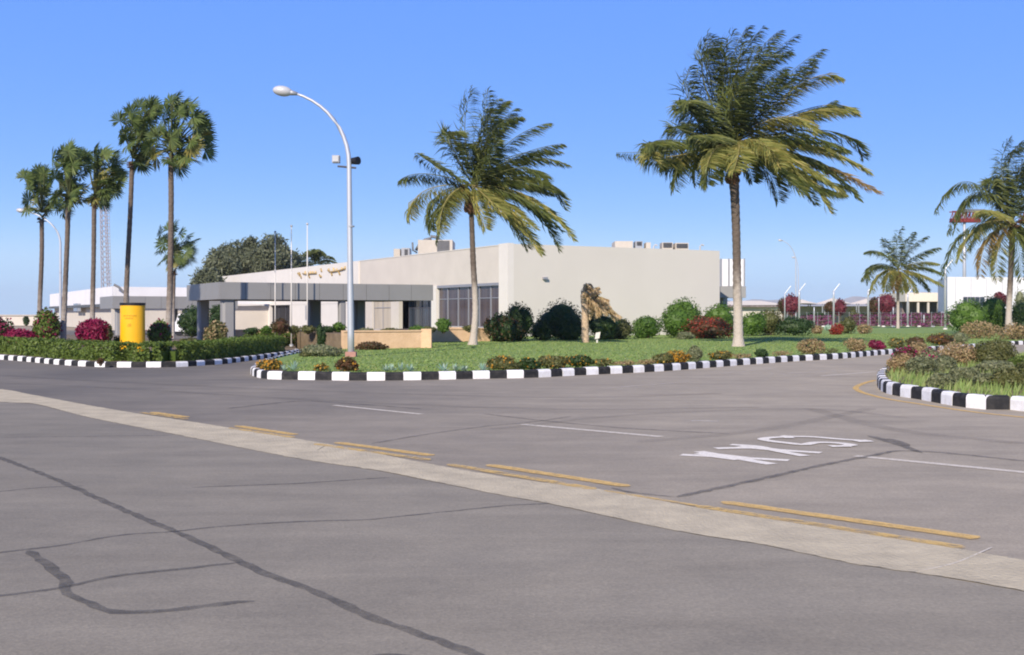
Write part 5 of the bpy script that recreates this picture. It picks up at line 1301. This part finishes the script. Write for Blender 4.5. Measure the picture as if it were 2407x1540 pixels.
for i, (p0, p1) in enumerate([(1885,1960),(2000,2062),(2062,2140),(2140,2225)]):
    a, b = at_depth(p0, 150), at_depth(p1, 150)
    hedge('flowering_hedge', ['purple flowering hedge by the fence, leftmost stretch','purple flowering hedge by the fence left of the largest maroon tree','purple flowering hedge behind the small coconut trunk','purple flowering hedge left of the tall white pole'][i], [a, b], 1.2, 1.45+.1*i, 'purple', 26, .38, z0=0)['group'] = 'purple hedges along the fence'
btree(2170,770,30,18,'purple','low purple clump at the right end of the purple hedge',140)
# right shrubs in front of the white building
bush('shrub', 'large bright green shrub below the strip window', 2272, 786, 84, 78, 'green', 4200, .2, group='green shrubs at the right', k=12)
bush('shrub', 'dark green shrub touching the left side of the rightmost palm trunk', 2332, 783, 76, 84, 'green', 4000, .2, group='green shrubs at the right', k=12)
bush('shrub', 'green shrub right of the rightmost palm trunk, cut by the frame', 2412, 785, 66, 74, 'dark', 3200, .2, group='green shrubs at the right', k=10)
bush('shrub', 'grey green bush behind the rightmost palm trunk', 2400, 770, 40, 86, 'grey', 1600, .25, group='green shrubs at the right', k=8)
tanL = [(2300,797,86,40,'tan','dry pinkish tan bush below the green shrubs at the right'), (2382,800,60,38,'tan','dry rusty bush at the foot of the rightmost palm trunk')]
for px, py, w_, h_, lf, lab in tanL: bush('shrub', lab, px, py, w_, h_, lf, 1800, .15, group='dry bushes at the right', k=8, core=False)
# mid-distance clump by the fence: tan and red
for px, py, w_, h_, lf, lab in [(1920,786,26,20,'tan','dry tan clump right of the dark oval shrub'), (1966,788,34,26,'red','dark red clump near the end of the wire fence'), (1992,786,44,40,'olive','olive bush ringed by dry stems by the fence'), (2030,786,34,24,'tan','dry tan bush beside the olive bush by the fence'), (1948,778,20,14,'agave','pale clump in front of the purple hedge')]:
    bush('shrub', lab, px, py, w_, h_, lf, 900, .17, group='mixed clumps by the fence', k=6, core=(lf == 'olive'))

# ================================================================ kerbside flower clumps
KG = 'flower clumps along the central kerb'
clumps = [(633,872,54,24,'olive','orange',500,'orange flower clump at the left tip of the lawn kerb'),
 (757,881,32,18,'olive','orange',200,'small rusty orange clump left of the street lamp base'),
 (815,880,52,38,'brown','orange',160,'brown green clump in front of the street lamp footing'),
 (1180,873,72,34,'olive','orange',300,'yellow flecked clump, leftmost of the long row before the nearer coconut palm'),
 (1240,873,60,30,'dark','orange',160,'dark green clump, second in the long kerbside row'),
 (1300,871,72,33,'olive','orange',240,'olive clump with yellow flowers, third in the long kerbside row'),
 (1362,869,62,32,'dark','orange',300,'dark clump with orange flowers, fourth in the long kerbside row'),
 (1415,866,50,20,'olive','orange',60,'low olive clump at the right end of the long kerbside row'),
 (1557,861,46,30,'olive','orange',120,'green clump at the left of the brightest orange flowers'),
 (1590,861,56,34,'olive','orange',800,'brightest orange flower clump, on the kerb right of the dead palm'),
 (1632,852,36,38,'grey',None,0,'grey green bush right of the brightest orange flowers'),
 (1692,851,52,25,'olive','orange',260,'olive clump with yellow flowers below the large coconut palm'),
 (1789,841,30,20,'dark',None,0,'small dark green clump right of the large coconut trunk base'),
 (1905,835,62,37,'tan',None,0,'tall dry tan clump on the kerb right of the large palm'),
 (2010,829,50,32,'tan',None,0,'dry tan clump left of the maroon clump on the kerb'),
 (2061,827,40,27,'maroon',None,0,'maroon leafed clump on the far kerb'),
 (2106,821,36,26,'olive','orange',160,'yellow green clump right of the maroon clump'),
 (2150,816,44,24,'brown',None,0,'brownish clump on the far kerb above the right island'),
 (2210,812,62,28,'brown','orange',300,'rusty orange clump on the far kerb'),
 (2255,809,40,26,'grey',None,0,'grey green clump right of the rusty orange clump'),
 (1470,866,60,16,'tan',None,0,'low sparse dry plants between the long row and the brightest orange clump'),
 (1520,864,44,14,'tan',None,0,'sparse dry grass just left of the bright orange clump'),
 (1740,848,50,14,'tan',None,0,'low dry plants in front of the large palm base'),
 (1835,842,50,14,'tan',None,0,'low dry plants between the dark clump and the tall tan clump'),
 (1950,834,40,14,'olive',None,0,'low olive plants between the two tan clumps')]
for px, py, w_, h_, lf, fl_, nf, lab in clumps:
    foot = float(np.interp(px, [q[0] for q in kA[6:]], [q[1] for q in kA[6:]])); top = py - h_
    py = min(py, foot - .1235*(foot-739) - 1.5) if px > 700 else py - 3; h_ = max(py - top, 11 if h_ < 18 else 17)
    big = h_ > 18
    bush('flower_clump', lab, px, py, w_, h_, lf, int(w_*h_*(.85 if big else .5)), .095 if big else .08, 'flowers' if fl_ else 'plant', KG, flowers=fl_, nf=int(nf*(.9 if nf >= 500 else .38)), fsize=.065, k=8, z0=.16, core=big and lf != 'tan', dy=w_/2/F*G(px,py).y*.55)
# pale agaves behind the kerb
for i, px in enumerate((908,921,941,963,1042,1068,1090,1134,667,690)):
    p = G(px, 873 if px > 700 else 871, .16); e = None
    acc = []; s_ = rng.uniform(.16, .24)
    for k in range(16):
        a = rng.uniform(0, 6.28); el = rng.uniform(.3, 1.4); d_ = np.array([math.cos(a)*math.cos(el), math.sin(a)*math.cos(el), math.sin(el)]); sd_ = np.array([-math.sin(a), math.cos(a), 0])*s_*.14
        c = np.array(p); acc.append(np.stack([c, c+d_*s_*.4+sd_, c+d_*s_*1.25, c+d_*s_*.4-sd_]))
    o = npmesh('agave', np.array(acc), 4, L['agave'])
    tag(o, ['pale agave on the kerb, first of the four left of the middle gap','pale agave on the kerb, second of the four left of the middle gap','pale agave on the kerb, third of the four left of the middle gap','pale whitish agave on the kerb, fourth of the four left of the middle gap','bluish agave on the kerb, first right of the middle gap','white agave on the kerb between two bluish ones','bluish agave on the kerb left of the faint pale one','faint pale agave left of the long flower row','small pale agave near the left tip of the lawn','small pale agave between the two orange clumps at the left'][i], 'agave', 'pale agaves behind the central kerb')

# ================================================================ right island planting
IG = 'plants on the right-hand island'
isl = [(2150,852,60,50,'tan','maroon',0,'dry tan bush at the left tip of the right island',2400),
 (2120,878,64,50,'tan',None,0,'straw coloured tuft behind the tip of the striped kerb',2200),
 (2128,868,54,56,'brown','magenta',420,'pink flowered plant at the left end of the right island',1500),
 (2182,872,54,58,'grey','magenta',160,'grey plant with pink flowers, second from the island tip',1500),
 (2165,888,62,52,'grey',None,0,'grey green bush directly behind the second black kerb block',2600),
 (2215,885,66,50,'grey',None,0,'tall grey green bush in the middle of the right island',2800),
 (2250,862,80,62,'tan',None,0,'dry reddish bush behind the grey green island bushes',2200),
 (2335,862,96,68,'olive',None,0,'dark olive domed bush at the back of the right island',4200),
 (2268,905,70,44,'grey',None,0,'low sage coloured bush at the island front, left of the pale one',2800),
 (2320,912,66,36,'grey',None,0,'pale sage bush near the front kerb of the right island',2400),
 (2372,915,70,52,'olive',None,0,'olive bush at the island front near the right edge',3200),
 (2425,905,70,70,'olive',None,0,'tall olive bush cut by the right edge on the island',3000),
 (2210,915,60,40,'grey',None,0,'grey low bush close to the front kerb, above the yellow line bend',2400),
 (2340,885,90,40,'grey',None,0,'pale green ground plants in the middle of the right island',2600),
 (2420,870,80,40,'hedge',None,0,'bright low plants at the back of the island by the right edge',2000)]
for px, py, w_, h_, lf, fl_, nf, lab, n in isl:
    bush('island_bush', lab, px, py, w_, h_*.88, lf, int(n*1.5), .085, 'bush', IG, flowers=fl_, nf=nf, fsize=.07, k=10, z0=.15, core=(lf in ('olive','grey')))
# grassy fill on the island soil (uncountable)
PB = np.array([(p.x, p.y) for p in inset(catmull(kBg, .5), .25, -1)])
X = rng.uniform(5, 26, 60000); Y = rng.uniform(15, 48, 60000); k_ = vec_inpoly(X, Y, PB); X, Y = X[k_], Y[k_]
N_ = len(X); hh = rng.uniform(.06, .28, N_); a_ = rng.uniform(0, 6.28, N_); wd = rng.uniform(.01, .022, N_)
base = np.stack([X, Y, np.full(N_, .15)], 1); sd_ = np.stack([np.cos(a_), np.sin(a_), np.zeros(N_)], 1)*wd[:, None]
tip = base + np.stack([rng.normal(.04, .06, N_), rng.normal(0, .06, N_), hh], 1)
g_ = npmesh('grass', np.stack([base-sd_, base+sd_, tip], 1), 3, L['grass']); tag(g_, 'long grass between the bushes of the right-hand island', 'grass', kind='stuff')

# ================================================================ haze
mb = MB(); mb.box(-6000, -50, -1.5, 6000, 5600, 120)
hz = mb.build('haze', bpy.data.materials.new('haze')); hm = hz.data.materials[0]; hm.use_nodes = True
n_, l_ = hm.node_tree.nodes, hm.node_tree.links; n_.remove(n_['Principled BSDF'])
pv = n_.new('ShaderNodeVolumePrincipled'); pv.inputs['Color'].default_value = (.82,.91,1,1); pv.inputs['Density'].default_value = .00013; pv.inputs['Anisotropy'].default_value = 0.0
l_.new(pv.outputs[0], n_['Material Output'].inputs['Volume']); tag(hz, kind='stuff')
